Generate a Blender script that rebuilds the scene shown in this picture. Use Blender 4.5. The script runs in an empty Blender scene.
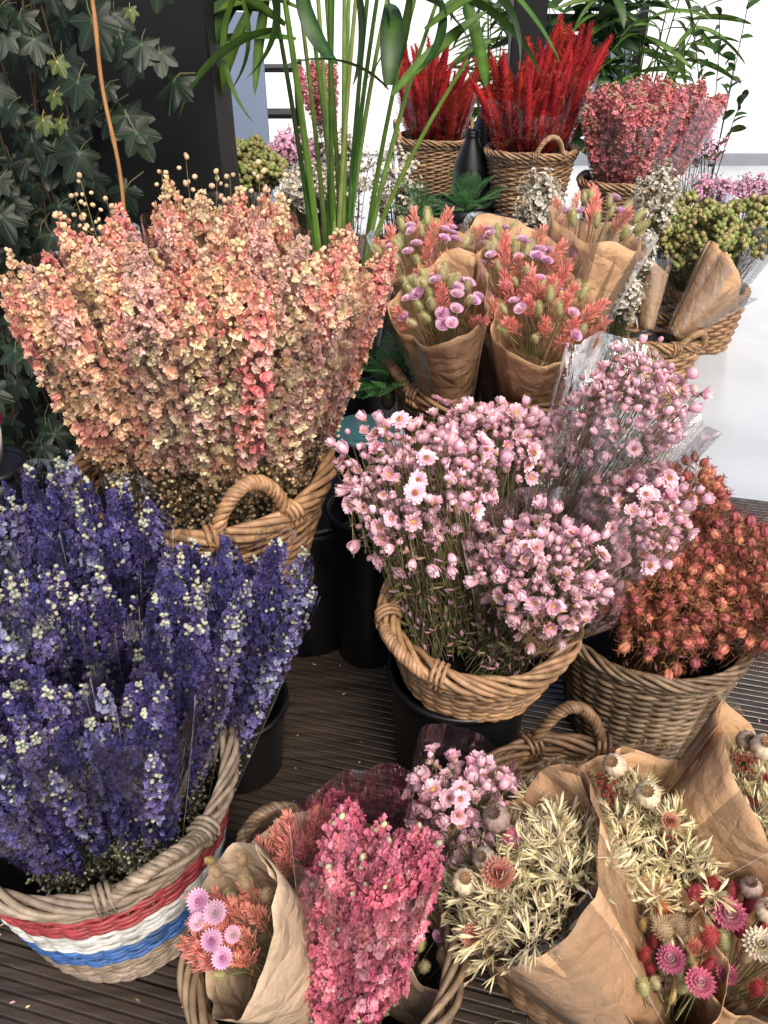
import bpy, math, random
import numpy as np
from math import sin, cos, pi, radians, tan, atan2, sqrt
from mathutils import Vector, Matrix
random.seed(7); rng = np.random.default_rng(7)
S = bpy.context.scene
COL = S.collection

# ------------------------------------------------------------------ camera, light, exposure
CAMZ = 1.6; PITCH = radians(33); FOVY = radians(65.0)
cd = bpy.data.cameras.new("camera"); cam = bpy.data.objects.new("camera", cd); COL.objects.link(cam)
cam.location = (0, 0, CAMZ); cam.rotation_euler = (pi/2 - PITCH, 0, 0)
cd.sensor_fit = 'VERTICAL'; cd.angle = FOVY; cd.clip_end = 500; cd.clip_start = 0.02
S.camera = cam
SUN_EL, SUN_AZ = radians(50), radians(158)      # azimuth measured from +Y clockwise (towards +X)
w = bpy.data.worlds.new("World"); S.world = w; w.use_nodes = True
nt = w.node_tree; bg = nt.nodes['Background']
sky = nt.nodes.new('ShaderNodeTexSky'); sky.sky_type = 'NISHITA'; sky.sun_disc = False
sky.sun_elevation = SUN_EL; sky.sun_rotation = SUN_AZ; sky.dust_density = 4.0; sky.air_density = 0.8; sky.ozone_density = 0.6
nt.links.new(sky.outputs[0], bg.inputs[0]); bg.inputs[1].default_value = 0.14
sl = bpy.data.lights.new("sun", 'SUN'); sun = bpy.data.objects.new("sun", sl); COL.objects.link(sun)
sl.energy = 2.2; sl.angle = radians(28); sl.color = (1.0, 0.90, 0.77)
sd = Vector((sin(SUN_AZ)*cos(SUN_EL), cos(SUN_AZ)*cos(SUN_EL), sin(SUN_EL)))
sun.rotation_euler = sd.to_track_quat('Z', 'Y').to_euler()
S.view_settings.view_transform = 'Standard'; S.view_settings.look = 'None'
S.view_settings.exposure = 0.70; S.view_settings.gamma = 1.0
S.cycles.transparent_max_bounces = 32; S.cycles.max_bounces = 5; S.cycles.diffuse_bounces = 3
S.cycles.glossy_bounces = 3; S.cycles.transmission_bounces = 4
S.cycles.caustics_reflective = False; S.cycles.caustics_refractive = False
S.cycles.sample_clamp_indirect = 6

FPX = 512/tan(FOVY/2)
def P(px, py, Y):
    """world point seen at a photo pixel, at ground distance Y from the viewer"""
    x = (px-384)/FPX; y = -(py-512)/FPX
    d = Vector((x, y*sin(PITCH)+cos(PITCH), y*cos(PITCH)-sin(PITCH)))
    return Vector((0, 0, CAMZ)) + d*(Y/d.y)

def srgb(r, g, b):
    f = lambda c: (c/255/12.92) if c <= 10 else ((c/255+0.055)/1.055)**2.4
    return np.array([f(r), f(g), f(b)])

# ------------------------------------------------------------------ mesh building
class MB:
    def __init__(s): s.v=[]; s.c=[]; s.q=[]; s.t=[]; s.qs=[]; s.ts=[]; s.n=0
    def raw(s, v, c, q=None, t=None, smooth=False):
        v = np.asarray(v, float).reshape(-1,3); c = np.asarray(c, float)
        if c.ndim == 1: c = np.tile(c, (len(v),1))
        s.v.append(v); s.c.append(c)
        if q is not None and len(q):
            q = np.asarray(q, int).reshape(-1,4); s.q.append(q+s.n); s.qs.append(np.full(len(q), smooth))
        if t is not None and len(t):
            t = np.asarray(t, int).reshape(-1,3); s.t.append(t+s.n); s.ts.append(np.full(len(t), smooth))
        s.n += len(v); return s
    def tpl(s):
        cat = lambda l, sh, dt: np.concatenate(l) if l else np.zeros(sh, dt)
        return dict(v=cat(s.v,(0,3),float), c=cat(s.c,(0,3),float), q=cat(s.q,(0,4),int), t=cat(s.t,(0,3),int),
                    qs=cat(s.qs,(0,),bool), ts=cat(s.ts,(0,),bool))
    def add(s, T, M=None, t=None, tint=None, col=None):
        v = T['v']
        if M is not None: v = v @ np.asarray(M).T
        if t is not None: v = v + np.asarray(t)
        c = T['c']
        if col is not None: c = np.tile(np.asarray(col), (len(v),1))
        if tint is not None: c = np.clip(c*np.asarray(tint), 0, 1)
        s.v.append(v); s.c.append(c)
        if len(T['q']): s.q.append(T['q']+s.n); s.qs.append(T['qs'])
        if len(T['t']): s.t.append(T['t']+s.n); s.ts.append(T['ts'])
        s.n += len(v); return s
    def mesh(s, name, mat):
        T = s.tpl(); me = bpy.data.meshes.new(name)
        nq, ntr = len(T['q']), len(T['t'])
        me.vertices.add(len(T['v'])); me.vertices.foreach_set('co', T['v'].astype(np.float32).ravel())
        me.loops.add(nq*4+ntr*3)
        me.loops.foreach_set('vertex_index', np.concatenate([T['q'].ravel(), T['t'].ravel()]).astype(np.int32))
        me.polygons.add(nq+ntr)
        ls = np.concatenate([np.arange(nq)*4, nq*4+np.arange(ntr)*3]).astype(np.int32)
        me.polygons.foreach_set('loop_start', ls)
        me.polygons.foreach_set('use_smooth', np.concatenate([T['qs'], T['ts']]).astype(bool))
        me.update(calc_edges=True); me.validate()
        a = me.color_attributes.new('Col', 'FLOAT_COLOR', 'POINT')
        a.data.foreach_set('color', np.concatenate([T['c'], np.ones((len(T['c']),1))],1).astype(np.float32).ravel())
        me.materials.append(mat); return me
def merged(*ms):
    m = MB()
    for x in ms: m.add(x)
    return m
def link(name, me, parent=None, loc=None, rot=None, scale=None):
    o = bpy.data.objects.new(name, me); COL.objects.link(o)
    if parent: o.parent = parent
    if loc is not None: o.location = loc
    if rot is not None: o.rotation_euler = rot
    if scale is not None: o.scale = scale
    return o
def build(name, mb, mat, parent=None, **k):
    return link(name, mb.mesh(name, mat), parent, **k)
def tag(o, label, cat, group=None, kind=None):
    if label: o['label'] = label
    if cat: o['category'] = cat
    if group: o['group'] = group
    if kind: o['kind'] = kind
    return o
def thing(name, label, cat, loc=(0,0,0), group=None):
    o = bpy.data.objects.new(name, None); COL.objects.link(o); o.location = loc; o.empty_display_size = .05
    return tag(o, label, cat, group)
def structure(name, mb, mat):
    o = build(name, mb, mat); o['kind'] = 'structure'; return o

def axes(d, roll=0.0):
    d = np.array(d, float); d /= np.linalg.norm(d)+1e-12
    a = np.array([0,0,1.]) if abs(d[2]) < .9 else np.array([1.,0,0])
    x = np.cross(a, d); x /= np.linalg.norm(x); y = np.cross(d, x)
    c, s_ = cos(roll), sin(roll)
    return np.stack([c*x+s_*y, -s_*x+c*y, d], 1)       # columns
def tube(pts, r, n=5, col=(.5,.5,.5), closed=False, cap=False, smooth=True, cols=None):
    p = np.asarray(pts, float); m = len(p)
    if closed: tg = np.roll(p,-1,0)-np.roll(p,1,0)
    else: tg = np.gradient(p, axis=0)
    tg /= np.linalg.norm(tg,axis=1,keepdims=True)+1e-12
    r = np.broadcast_to(np.asarray(r, float), (m,))
    up = np.array([0,0,1.]) if abs(tg[:,2]).mean() < .8 else np.array([1.,0.13,0])
    x = np.cross(up, tg); x /= np.linalg.norm(x,axis=1,keepdims=True)+1e-12; y = np.cross(tg, x)
    a = np.arange(n)*2*pi/n
    v = p[:,None,:] + r[:,None,None]*(np.cos(a)[None,:,None]*x[:,None,:]+np.sin(a)[None,:,None]*y[:,None,:])
    v = v.reshape(-1,3); k = m if closed else m-1
    i = np.arange(k)[:,None]; j = np.arange(n)[None,:]; i2 = (i+1)%m; j2 = (j+1)%n
    q = np.stack([i*n+j, i*n+j2, i2*n+j2, i2*n+j], -1).reshape(-1,4)
    c = np.tile(col,(len(v),1)) if cols is None else np.repeat(np.asarray(cols), n, 0)
    mb = MB().raw(v, c, q, smooth=smooth)
    return mb.tpl()
def ellip(rx, rz, col, seg=8, ring=6, top=None, rib=0, ribn=8):
    v=[]; c=[]
    for i in range(ring+1):
        ph = pi*i/ring; 
        for j in range(seg):
            a = 2*pi*j/seg; k = 1+rib*cos(ribn*a)
            v.append((rx*k*sin(ph)*cos(a), rx*k*sin(ph)*sin(a), -rz*cos(ph)))
            f = i/ring; c.append(np.asarray(col)*(1-f)+np.asarray(top if top is not None else col)*f)
    q=[(i*seg+j, i*seg+(j+1)%seg, (i+1)*seg+(j+1)%seg, (i+1)*seg+j) for i in range(ring) for j in range(seg)]
    return MB().raw(v, np.array(c), q, smooth=True).tpl()
def lathe(prof, col, seg=40, smooth=True):
    v=[(r*cos(2*pi*j/seg), r*sin(2*pi*j/seg), z) for r,z in prof for j in range(seg)]
    q=[(i*seg+j, i*seg+(j+1)%seg, (i+1)*seg+(j+1)%seg, (i+1)*seg+j) for i in range(len(prof)-1) for j in range(seg)]
    return MB().raw(v, col, q, smooth=smooth).tpl()
def petal(L, W, curl=.3, c0=(1,1,1), c1=(1,1,1), cup=.25, point=.5, rows=3):
    """lies along +X from the origin, faces +Z, curls upwards"""
    v=[]; c=[]
    for i in range(rows+1):
        t=i/rows; wd = W*(sin(pi*min(.97,(.12+.88*t)**(1.0+point*.2)))**.8) if i<rows else W*.7*(1-point)**1.2
        a = curl*t
        x = L*t*cos(a*.5); z = L*t*sin(a*.5)
        for k in (-1,0,1):
            v.append((x, k*wd/2, z+abs(k)*cup*wd)); c.append(np.asarray(c0)*(1-t)+np.asarray(c1)*t)
    q=[(i*3+k, i*3+3+k, i*3+4+k, i*3+1+k) for i in range(rows) for k in range(2)]
    return MB().raw(v, np.array(c), q).tpl()
def rotY(a): c,s_=cos(a),sin(a); return np.array([[c,0,s_],[0,1,0],[-s_,0,c]])
def rotZ(a): c,s_=cos(a),sin(a); return np.array([[c,-s_,0],[s_,c,0],[0,0,1]])
def box(cx,cy,cz,sx,sy,sz,col=(.5,.5,.5)):
    v=[(cx+a*sx/2,cy+b*sy/2,cz+c*sz/2) for a in(-1,1) for b in(-1,1) for c in(-1,1)]
    return MB().raw(v,col,[(0,1,3,2),(4,6,7,5),(0,4,5,1),(2,3,7,6),(0,2,6,4),(1,5,7,3)]).tpl()
def U(a,b): return random.uniform(a,b)
def noise3(p, s=1.0, seed=0):
    p = np.asarray(p)*s+seed*7.31
    return (np.sin(p[...,0]*1.7+1.3*np.sin(p[...,1]*1.1+seed))+np.sin(p[...,1]*2.3+1.1*np.sin(p[...,2]*1.9))+np.sin(p[...,2]*2.9+1.7*np.sin(p[...,0]*.9)))/3

# ------------------------------------------------------------------ materials
def newmat(name):
    m = bpy.data.materials.new(name); m.use_nodes = True; nt = m.node_tree; nt.nodes.clear()
    out = nt.nodes.new('ShaderNodeOutputMaterial'); return m, nt, out
def N(nt, t, **k):
    n = nt.nodes.new(t)
    for a,b in k.items(): setattr(n,a,b)
    return n
def plant_mat(name, transl=.3, rough=.6, var=.12, hue=.009, fine=60, spec=.25, sat=1.0):
    m, nt, out = newmat(name); L = nt.links.new
    at = N(nt,'ShaderNodeAttribute', attribute_name='Col'); oi = N(nt,'ShaderNodeObjectInfo')
    tc = N(nt,'ShaderNodeTexCoord'); no = N(nt,'ShaderNodeTexNoise'); no.inputs['Scale'].default_value = fine; no.inputs['Detail'].default_value = 2
    L(tc.outputs['Object'], no.inputs['Vector'])
    hs = N(nt,'ShaderNodeHueSaturation'); hs.inputs['Saturation'].default_value = sat; L(at.outputs['Color'], hs.inputs['Color'])
    mh = N(nt,'ShaderNodeMapRange'); mh.inputs['To Min'].default_value=.5-hue; mh.inputs['To Max'].default_value=.5+hue; L(oi.outputs['Random'], mh.inputs['Value']); L(mh.outputs[0], hs.inputs['Hue'])
    mv = N(nt,'ShaderNodeMapRange'); mv.inputs['From Min'].default_value=.3; mv.inputs['From Max'].default_value=.7
    mv.inputs['To Min'].default_value=1-var*1.6; mv.inputs['To Max'].default_value=1+var; L(no.outputs[0], mv.inputs['Value']); mr = N(nt,'ShaderNodeMath', operation='MULTIPLY'); mr.inputs[1].default_value=17.3; L(oi.outputs['Random'],mr.inputs[0]); mf = N(nt,'ShaderNodeMath', operation='FRACT'); L(mr.outputs[0],mf.inputs[0]); mg = N(nt,'ShaderNodeMapRange'); mg.inputs['To Min'].default_value=.82; mg.inputs['To Max'].default_value=1.08; L(mf.outputs[0],mg.inputs['Value']); mm = N(nt,'ShaderNodeMath', operation='MULTIPLY'); L(mv.outputs[0],mm.inputs[0]); L(mg.outputs[0],mm.inputs[1]); L(mm.outputs[0], hs.inputs['Value'])
    pb = N(nt,'ShaderNodeBsdfPrincipled'); pb.inputs['Roughness'].default_value = rough; pb.inputs['Specular IOR Level'].default_value = spec
    L(hs.outputs[0], pb.inputs['Base Color'])
    if transl > 0:
        tr = N(nt,'ShaderNodeBsdfTranslucent'); L(hs.outputs[0], tr.inputs['Color'])
        mx = N(nt,'ShaderNodeMixShader'); mx.inputs[0].default_value = transl
        L(pb.outputs[0], mx.inputs[1]); L(tr.outputs[0], mx.inputs[2]); L(mx.outputs[0], out.inputs[0])
    else: L(pb.outputs[0], out.inputs[0])
    return m
M_PETAL = plant_mat('dry_petal', .3, .65, sat=.87)
M_PLUME = plant_mat('plume_fluff', .15, .9, sat=.98, hue=.006)
M_LEAF = plant_mat('leaf', .12, .45, .18, .01, 25, .3)
M_SEED = plant_mat('seed_head', 0.05, .6, .2, .015, 120, sat=.85)
def wicker_mat():
    m, nt, out = newmat('wicker'); L = nt.links.new
    at = N(nt,'ShaderNodeAttribute', attribute_name='Col')
    tc = N(nt,'ShaderNodeTexCoord'); no = N(nt,'ShaderNodeTexNoise'); no.inputs['Scale'].default_value=45; no.inputs['Detail'].default_value=5
    L(tc.outputs['Object'], no.inputs['Vector'])
    n2 = N(nt,'ShaderNodeTexNoise'); n2.inputs['Scale'].default_value=9; L(tc.outputs['Object'], n2.inputs['Vector'])
    r = N(nt,'ShaderNodeMapRange'); r.inputs['From Min'].default_value=.3; r.inputs['From Max'].default_value=.7; r.inputs['To Min'].default_value=.55; r.inputs['To Max'].default_value=1.25; L(no.outputs[0], r.inputs['Value'])
    r2 = N(nt,'ShaderNodeMapRange'); r2.inputs['From Min'].default_value=.3; r2.inputs['From Max'].default_value=.7; r2.inputs['To Min'].default_value=.75; r2.inputs['To Max'].default_value=1.15; L(n2.outputs[0], r2.inputs['Value'])
    mu = N(nt,'ShaderNodeMath', operation='MULTIPLY'); L(r.outputs[0], mu.inputs[0]); L(r2.outputs[0], mu.inputs[1])
    hs = N(nt,'ShaderNodeHueSaturation'); hs.inputs['Saturation'].default_value=.9; m9=N(nt,'ShaderNodeMath', operation='MULTIPLY'); m9.inputs[1].default_value=.86; L(mu.outputs[0],m9.inputs[0]); L(at.outputs['Color'], hs.inputs['Color']); L(m9.outputs[0], hs.inputs['Value'])
    pb = N(nt,'ShaderNodeBsdfPrincipled'); pb.inputs['Roughness'].default_value=.5; pb.inputs['Specular IOR Level'].default_value=.4; L(hs.outputs[0], pb.inputs['Base Color'])
    bp = N(nt,'ShaderNodeBump'); bp.inputs['Strength'].default_value=.4; bp.inputs['Distance'].default_value=.002; L(no.outputs[0], bp.inputs['Height']); L(bp.outputs[0], pb.inputs['Normal'])
    L(pb.outputs[0], out.inputs[0]); return m
M_WICKER = wicker_mat()
def paper_mat(name, col, transl=.2):
    m, nt, out = newmat(name); L = nt.links.new
    tc = N(nt,'ShaderNodeTexCoord'); no = N(nt,'ShaderNodeTexNoise'); no.inputs['Scale'].default_value=7; no.inputs['Detail'].default_value=6; no.inputs['Roughness'].default_value=.6
    L(tc.outputs['Object'], no.inputs['Vector'])
    n2 = N(nt,'ShaderNodeTexNoise'); n2.inputs['Scale'].default_value=260; n2.inputs['Detail'].default_value=3; L(tc.outputs['Object'], n2.inputs['Vector'])
    cr = N(nt,'ShaderNodeValToRGB'); cr.color_ramp.elements[0].position=.3; cr.color_ramp.elements[1].position=.7
    cr.color_ramp.elements[0].color=(*(col*.88),1); cr.color_ramp.elements[1].color=(*(col*1.05),1); L(no.outputs[0], cr.inputs[0])
    mx = N(nt,'ShaderNodeMixRGB', blend_type='MULTIPLY'); mx.inputs[0].default_value=.18; L(cr.outputs[0], mx.inputs[1]); L(n2.outputs[0], mx.inputs[2])
    pb = N(nt,'ShaderNodeBsdfPrincipled'); pb.inputs['Roughness'].default_value=.55; pb.inputs['Specular IOR Level'].default_value=.35; L(mx.outputs[0], pb.inputs['Base Color'])
    vo = N(nt,'ShaderNodeTexVoronoi', feature='DISTANCE_TO_EDGE'); vo.inputs['Scale'].default_value=7; va=N(nt,'ShaderNodeVectorMath', operation='MULTIPLY_ADD'); va.inputs[1].default_value=(.09,.09,.09); L(no.outputs['Color'],va.inputs[0]); L(tc.outputs['Object'],va.inputs[2]); L(va.outputs[0], vo.inputs['Vector'])
    bp = N(nt,'ShaderNodeBump'); bp.inputs['Strength'].default_value=.18; bp.inputs['Distance'].default_value=.012; L(no.outputs[0], bp.inputs['Height'])
    b2 = N(nt,'ShaderNodeBump'); b2.inputs['Strength'].default_value=.45; b2.inputs['Distance'].default_value=.035; v2=N(nt,'ShaderNodeTexVoronoi', feature='DISTANCE_TO_EDGE'); v2.inputs['Scale'].default_value=19; L(va.outputs[0],v2.inputs['Vector']); m2=N(nt,'ShaderNodeMath', operation='MULTIPLY_ADD'); m2.inputs[1].default_value=.7; L(v2.outputs[0],m2.inputs[0]); L(vo.outputs[0],m2.inputs[2]); L(m2.outputs[0], b2.inputs['Height']); L(bp.outputs[0], b2.inputs['Normal']); L(b2.outputs[0], pb.inputs['Normal'])
    tr = N(nt,'ShaderNodeBsdfTranslucent'); L(mx.outputs[0], tr.inputs[0])
    ms = N(nt,'ShaderNodeMixShader'); ms.inputs[0].default_value=transl; L(pb.outputs[0], ms.inputs[1]); L(tr.outputs[0], ms.inputs[2]); L(ms.outputs[0], out.inputs[0]); return m
M_KRAFT = paper_mat('kraft_paper', srgb(208,168,128))
M_KRAFT2 = paper_mat('pale_kraft_paper', srgb(206,182,154))
def film_mat():
    m, nt, out = newmat('cellophane'); L = nt.links.new
    tc = N(nt,'ShaderNodeTexCoord'); mp = N(nt,'ShaderNodeMapping'); mp.inputs['Scale'].default_value=(11,11,3.5); L(tc.outputs['Object'], mp.inputs[0])
    no = N(nt,'ShaderNodeTexNoise'); no.inputs['Scale'].default_value=1; no.inputs['Detail'].default_value=4; no.inputs['Distortion'].default_value=1.2; L(mp.outputs[0], no.inputs['Vector'])
    bp = N(nt,'ShaderNodeBump'); bp.inputs['Strength'].default_value=.6; bp.inputs['Distance'].default_value=.02; L(no.outputs[0], bp.inputs['Height'])
    gl = N(nt,'ShaderNodeBsdfGlossy'); gl.inputs['Roughness'].default_value=.06; gl.inputs['Color'].default_value=(1,1,1,1); L(bp.outputs[0], gl.inputs['Normal'])
    tr = N(nt,'ShaderNodeBsdfTransparent'); tr.inputs[0].default_value=(.985,.985,.987,1)
    fr = N(nt,'ShaderNodeFresnel'); fr.inputs['IOR'].default_value=1.75; L(bp.outputs[0], fr.inputs['Normal'])
    mu = N(nt,'ShaderNodeMath', operation='MINIMUM'); mu.inputs[1].default_value=.5; L(fr.outputs[0], mu.inputs[0])
    mx = N(nt,'ShaderNodeMixShader'); L(mu.outputs[0], mx.inputs[0]); L(tr.outputs[0], mx.inputs[1]); L(gl.outputs[0], mx.inputs[2]); L(mx.outputs[0], out.inputs[0]); return m
M_FILM = film_mat()
def seam_mat():
    m, nt, out = newmat('cellophane_seam'); L = nt.links.new
    pb = N(nt,'ShaderNodeBsdfPrincipled'); pb.inputs['Base Color'].default_value=(.8,.8,.82,1); pb.inputs['Roughness'].default_value=.15; pb.inputs['Specular IOR Level'].default_value=.8
    tr = N(nt,'ShaderNodeBsdfTransparent'); mx = N(nt,'ShaderNodeMixShader'); mx.inputs[0].default_value=.22
    L(tr.outputs[0],mx.inputs[1]); L(pb.outputs[0],mx.inputs[2]); L(mx.outputs[0],out.inputs[0]); return m
M_SEAM = seam_mat()
def simple(name, col, rough=.5, metal=0, noise=0, scale=10, bump=0, spec=.5, mp=(1,1,1)):
    m, nt, out = newmat(name); L = nt.links.new
    pb = N(nt,'ShaderNodeBsdfPrincipled'); pb.inputs['Base Color'].default_value=(*col,1); pb.inputs['Roughness'].default_value=rough; pb.inputs['Metallic'].default_value=metal; pb.inputs['Specular IOR Level'].default_value=spec
    tc = N(nt,'ShaderNodeTexCoord'); ma = N(nt,'ShaderNodeMapping'); ma.inputs['Scale'].default_value=mp; L(tc.outputs['Object'], ma.inputs[0])
    no = N(nt,'ShaderNodeTexNoise'); no.inputs['Scale'].default_value=scale; no.inputs['Detail'].default_value=6; L(ma.outputs[0], no.inputs['Vector'])
    cr = N(nt,'ShaderNodeValToRGB'); c=np.asarray(col); cr.color_ramp.elements[0].position=.3; cr.color_ramp.elements[1].position=.7
    cr.color_ramp.elements[0].color=(*np.clip(c*(1-noise),0,1),1); cr.color_ramp.elements[1].color=(*np.clip(c*(1+noise*.6),0,1),1)
    L(no.outputs[0], cr.inputs[0]); L(cr.outputs[0], pb.inputs['Base Color'])
    rr = N(nt,'ShaderNodeMapRange'); rr.inputs['To Min'].default_value=rough*.75; rr.inputs['To Max'].default_value=min(1,rough*1.3); L(no.outputs[0], rr.inputs['Value']); L(rr.outputs[0], pb.inputs['Roughness'])
    if bump: bp = N(nt,'ShaderNodeBump'); bp.inputs['Strength'].default_value=bump; bp.inputs['Distance'].default_value=.004; L(no.outputs[0], bp.inputs['Height']); L(bp.outputs[0], pb.inputs['Normal'])
    L(pb.outputs[0], out.inputs[0]); return m
M_BLACK = simple('black_plastic', srgb(16,16,18), .36, noise=.4, scale=14)
M_PILLAR = simple('black_painted_metal', srgb(15,16,18), .55, noise=.35, scale=6, bump=.15, spec=.25)
M_DECK = simple('weathered_decking', srgb(60,52,46), .30, noise=.5, scale=3.5, bump=.5, mp=(1.2,14,6))
M_FLOOR = simple('pale_polished_concrete', np.array([.44,.47,.50]), .22, noise=.12, scale=2.2, bump=.03)
M_POT = simple('teal_glaze', srgb(60,100,110), .25, noise=.2, scale=8)
M_GREYPANEL = simple('blue_grey_board', srgb(112,128,152), .6, noise=.12, scale=3)
M_CANE = simple('bamboo_cane', srgb(158,112,66), .45, noise=.3, scale=18)
M_PALE = simple('outside_white', np.array([.78,.79,.80]), .7, noise=.06, scale=1.2)  # white of the backdrop that stands in for the bright outside
M_PINKPOT = simple('magenta_plastic', srgb(215,30,95), .35, noise=.15, scale=9)
M_WHITEP = simple('white_plastic', srgb(215,212,205), .4, noise=.1, scale=9)

# ------------------------------------------------------------------ setting
pts=[(-150,-60,-.03),(150,-60,-.03),(150,240,-.03),(-150,240,-.03)]
structure('pale_floor', MB().raw(pts,(.6,.6,.6),[(0,1,2,3)]), M_FLOOR)
def decking():
    ang = atan2(-.26,1); d = np.array([cos(ang),sin(ang),0]); n = np.array([-sin(ang),cos(ang),0])
    o = np.array([.95,2.66,0])                       # far edge of the deck
    mb = MB(); pitch=.0205; k=0; prof=[]; s=0.0
    while s < 4.2:
        board = k%7==6
        g = .006 if board else .0042; dp = -.022 if board else -.0045
        prof += [(s,0),(s+.0015,.0012),(s+pitch-g-.0015,.0012),(s+pitch-g,0),(s+pitch-g+.0006,dp),(s+pitch-.0006,dp)]
        s += pitch; k+=1
    prof=[(0,-.03)]+prof+[(s,-.03)]
    A=-6.; B=4.; v=[]; 
    for (t,z) in prof:
        for e in (A,B): v.append(o-n*t+d*e+np.array([0,0,z]))
    q=[(2*i,2*i+1,2*i+3,2*i+2) for i in range(len(prof)-1)]
    mb.raw(v,(.3,.3,.3),q)
    ob = structure('decking', mb, M_DECK)
decking()

# ------------------------------------------------------------------ baskets
TAN=srgb(184,138,92); SILVER=srgb(160,142,122)
def rope(path_pts, closed, strands, r, R, turns, col, n=6, loose=.15, taper=None):
    """strands twisted round a centre line"""
    p = np.asarray(path_pts,float); m=len(p); mb=MB()
    tg = (np.roll(p,-1,0)-np.roll(p,1,0)) if closed else np.gradient(p,axis=0)
    tg/= np.linalg.norm(tg,axis=1,keepdims=True)
    up=np.array([0,0,1.]); x=np.cross(up,tg); bad=np.linalg.norm(x,axis=1)<.25; x[bad]=np.cross(np.array([0.3,1.,0]),tg[bad])
    x/=np.linalg.norm(x,axis=1,keepdims=True); y=np.cross(tg,x)
    t=np.arange(m)/(m if closed else m-1)
    for k in range(strands):
        a=2*pi*k/strands+2*pi*turns*t+loose*np.sin(2*pi*t*3+k*2)
        rr=R*(1+loose*np.sin(2*pi*t*(2+k%3)+k))
        if taper is not None: rr=rr*taper
        q=p+rr[:,None]*(np.cos(a)[:,None]*x+np.sin(a)[:,None]*y)
        cc=col*U(.72,1.15)*np.array([1,U(.95,1.03),U(.88,1.05)])
        mb.add(tube(q,r*U(.85,1.12),n,cc,closed=closed))
    return mb
def basket(name, label, loc, Rt, Rb, H, col, rows=20, stakes=26, handles=(), bands=None, tilt=(0,0), rz=0, rimR=.011, rimr=.0062, rimturns=7, strands=5, hw=.1, hh=.085, flare=.8, hlean=.35, wav=0.0, group='wicker baskets', oval=1.0, detail=1.0, shade_liner=True):
    root = thing(name, label, 'basket', loc, group); root.rotation_euler=(tilt[0],tilt[1],rz)
    mb=MB(); R=lambda z: Rb+(Rt-Rb)*(max(z,0)/H)**flare
    nw=stakes//2; seg=nw*int(8*detail); th=np.arange(seg)*2*pi/seg
    rs=H/rows*.5
    for k in range(rows):
        for sub in range(1):
            z0=rs+k*H/rows
            z=z0+.0016*np.sin(th*3+k)+wav*np.cos(2*th)*(z0/H)+rs*.35*np.sin(nw*th+ (k%2)*pi+.8)
            r=R(z0)+rs*.95*np.cos(nw*th+(k%2)*pi)+.0012*np.sin(th*5+k*1.7)
            c=col*U(.66,1.15)*np.array([1,U(.95,1.03),U(.85,1.05)])
            if bands:
                for (a,b,bc) in bands:
                    if a<=z0/H<b: c=bc*U(.85,1.05)
            mb.add(tube(np.stack([r*np.cos(th)*oval,r*np.sin(th),z],1), rs*U(.98,1.16),6,c,closed=True))
    for j in range(stakes):
        a=2*pi*(j)/stakes
        zz=np.linspace(0,H,9); r=np.array([R(z) for z in zz])
        mb.add(tube(np.stack([r*cos(a)*oval,r*sin(a),zz+wav*cos(2*a)*zz/H],1),.0032,5,col*.75))
    # woven base, coloured far darker than the wicker so the inside reads as shade
    mb.add(lathe([(0.001,.012),(Rb*.98,.012),(Rb*1.02,.004),(0.001,.0)],col*.22,seg=36), M=np.diag([oval,1,1]))
    if shade_liner: build('shade_liner',MB().add(lathe([(.001,H*.42),(R(H*.42)*.90,H*.42),(R(H*.8)*.935,H*.80),(R(H*.8)*.945,H*.80),(R(H*.3)*.92,H*.3)],srgb(20,20,20),36),M=np.diag([oval,1,1])),M_BLACK,root)  # black insert added to keep the inside of the basket dark
    build('weave', mb, M_WICKER, root)
    m=int(300*detail); t=np.arange(m)*2*pi/m
    c=np.stack([(Rt+.002)*np.cos(t)*oval,(Rt+.002)*np.sin(t),H+rimR*.5+wav*np.cos(2*t)+.003*np.sin(3*t+1)],1)
    rm=rope(c,True,strands,rimr,rimR,rimturns,col)
    c2=c.copy(); c2[:,2]-=rimR*1.7; c2[:,0]*=.99; c2[:,1]*=.99
    rm2=rope(c2,True,3,rimr*.8,rimR*.55,rimturns+6,col*.85)
    build('rim', merged(rm.tpl(),rm2.tpl()), M_WICKER, root)
    for a in handles:
        s=np.linspace(0,1,70); w_=hw/Rt
        lx=(1-2*s); shape=np.sin(pi*s)**.62
        an=a+lx*w_*.98
        rr=(Rt+.004)*(1+0*an); hgt=hh*shape
        lean=hlean*hgt
        pth=np.stack([(rr+lean)*np.cos(an)*oval,(rr+lean)*np.sin(an),H-.012+hgt+wav*np.cos(2*an)],1)
        hm=rope(pth,False,4,rimr*.95,rimr*1.15,5.5,col*1.03,loose=.08)
        # wraps where the handle meets the rim
        for e in (0,-1):
            aa=an[e]; ctr=np.array([(Rt+.002)*cos(aa)*oval,(Rt+.002)*sin(aa),H+rimR*.4+wav*cos(2*aa)])
            tgv=np.array([-sin(aa),cos(aa),0]); nrm=np.array([cos(aa),sin(aa),0])
            for w2 in range(3):
                ph=np.linspace(0,2*pi,18,endpoint=False); off=tgv*(w2-1)*rimr*1.7
                lp=ctr+off+ (rimR+rimr*1.6)*(np.cos(ph)[:,None]*nrm+np.sin(ph)[:,None]*np.array([0,0,1]))+tgv*.004*np.cos(ph)[:,None]
                hm.add(tube(lp,rimr*.75,5,col*U(.75,1.05),closed=True))
        build('handle', hm, M_WICKER, root)
    return root
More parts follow.
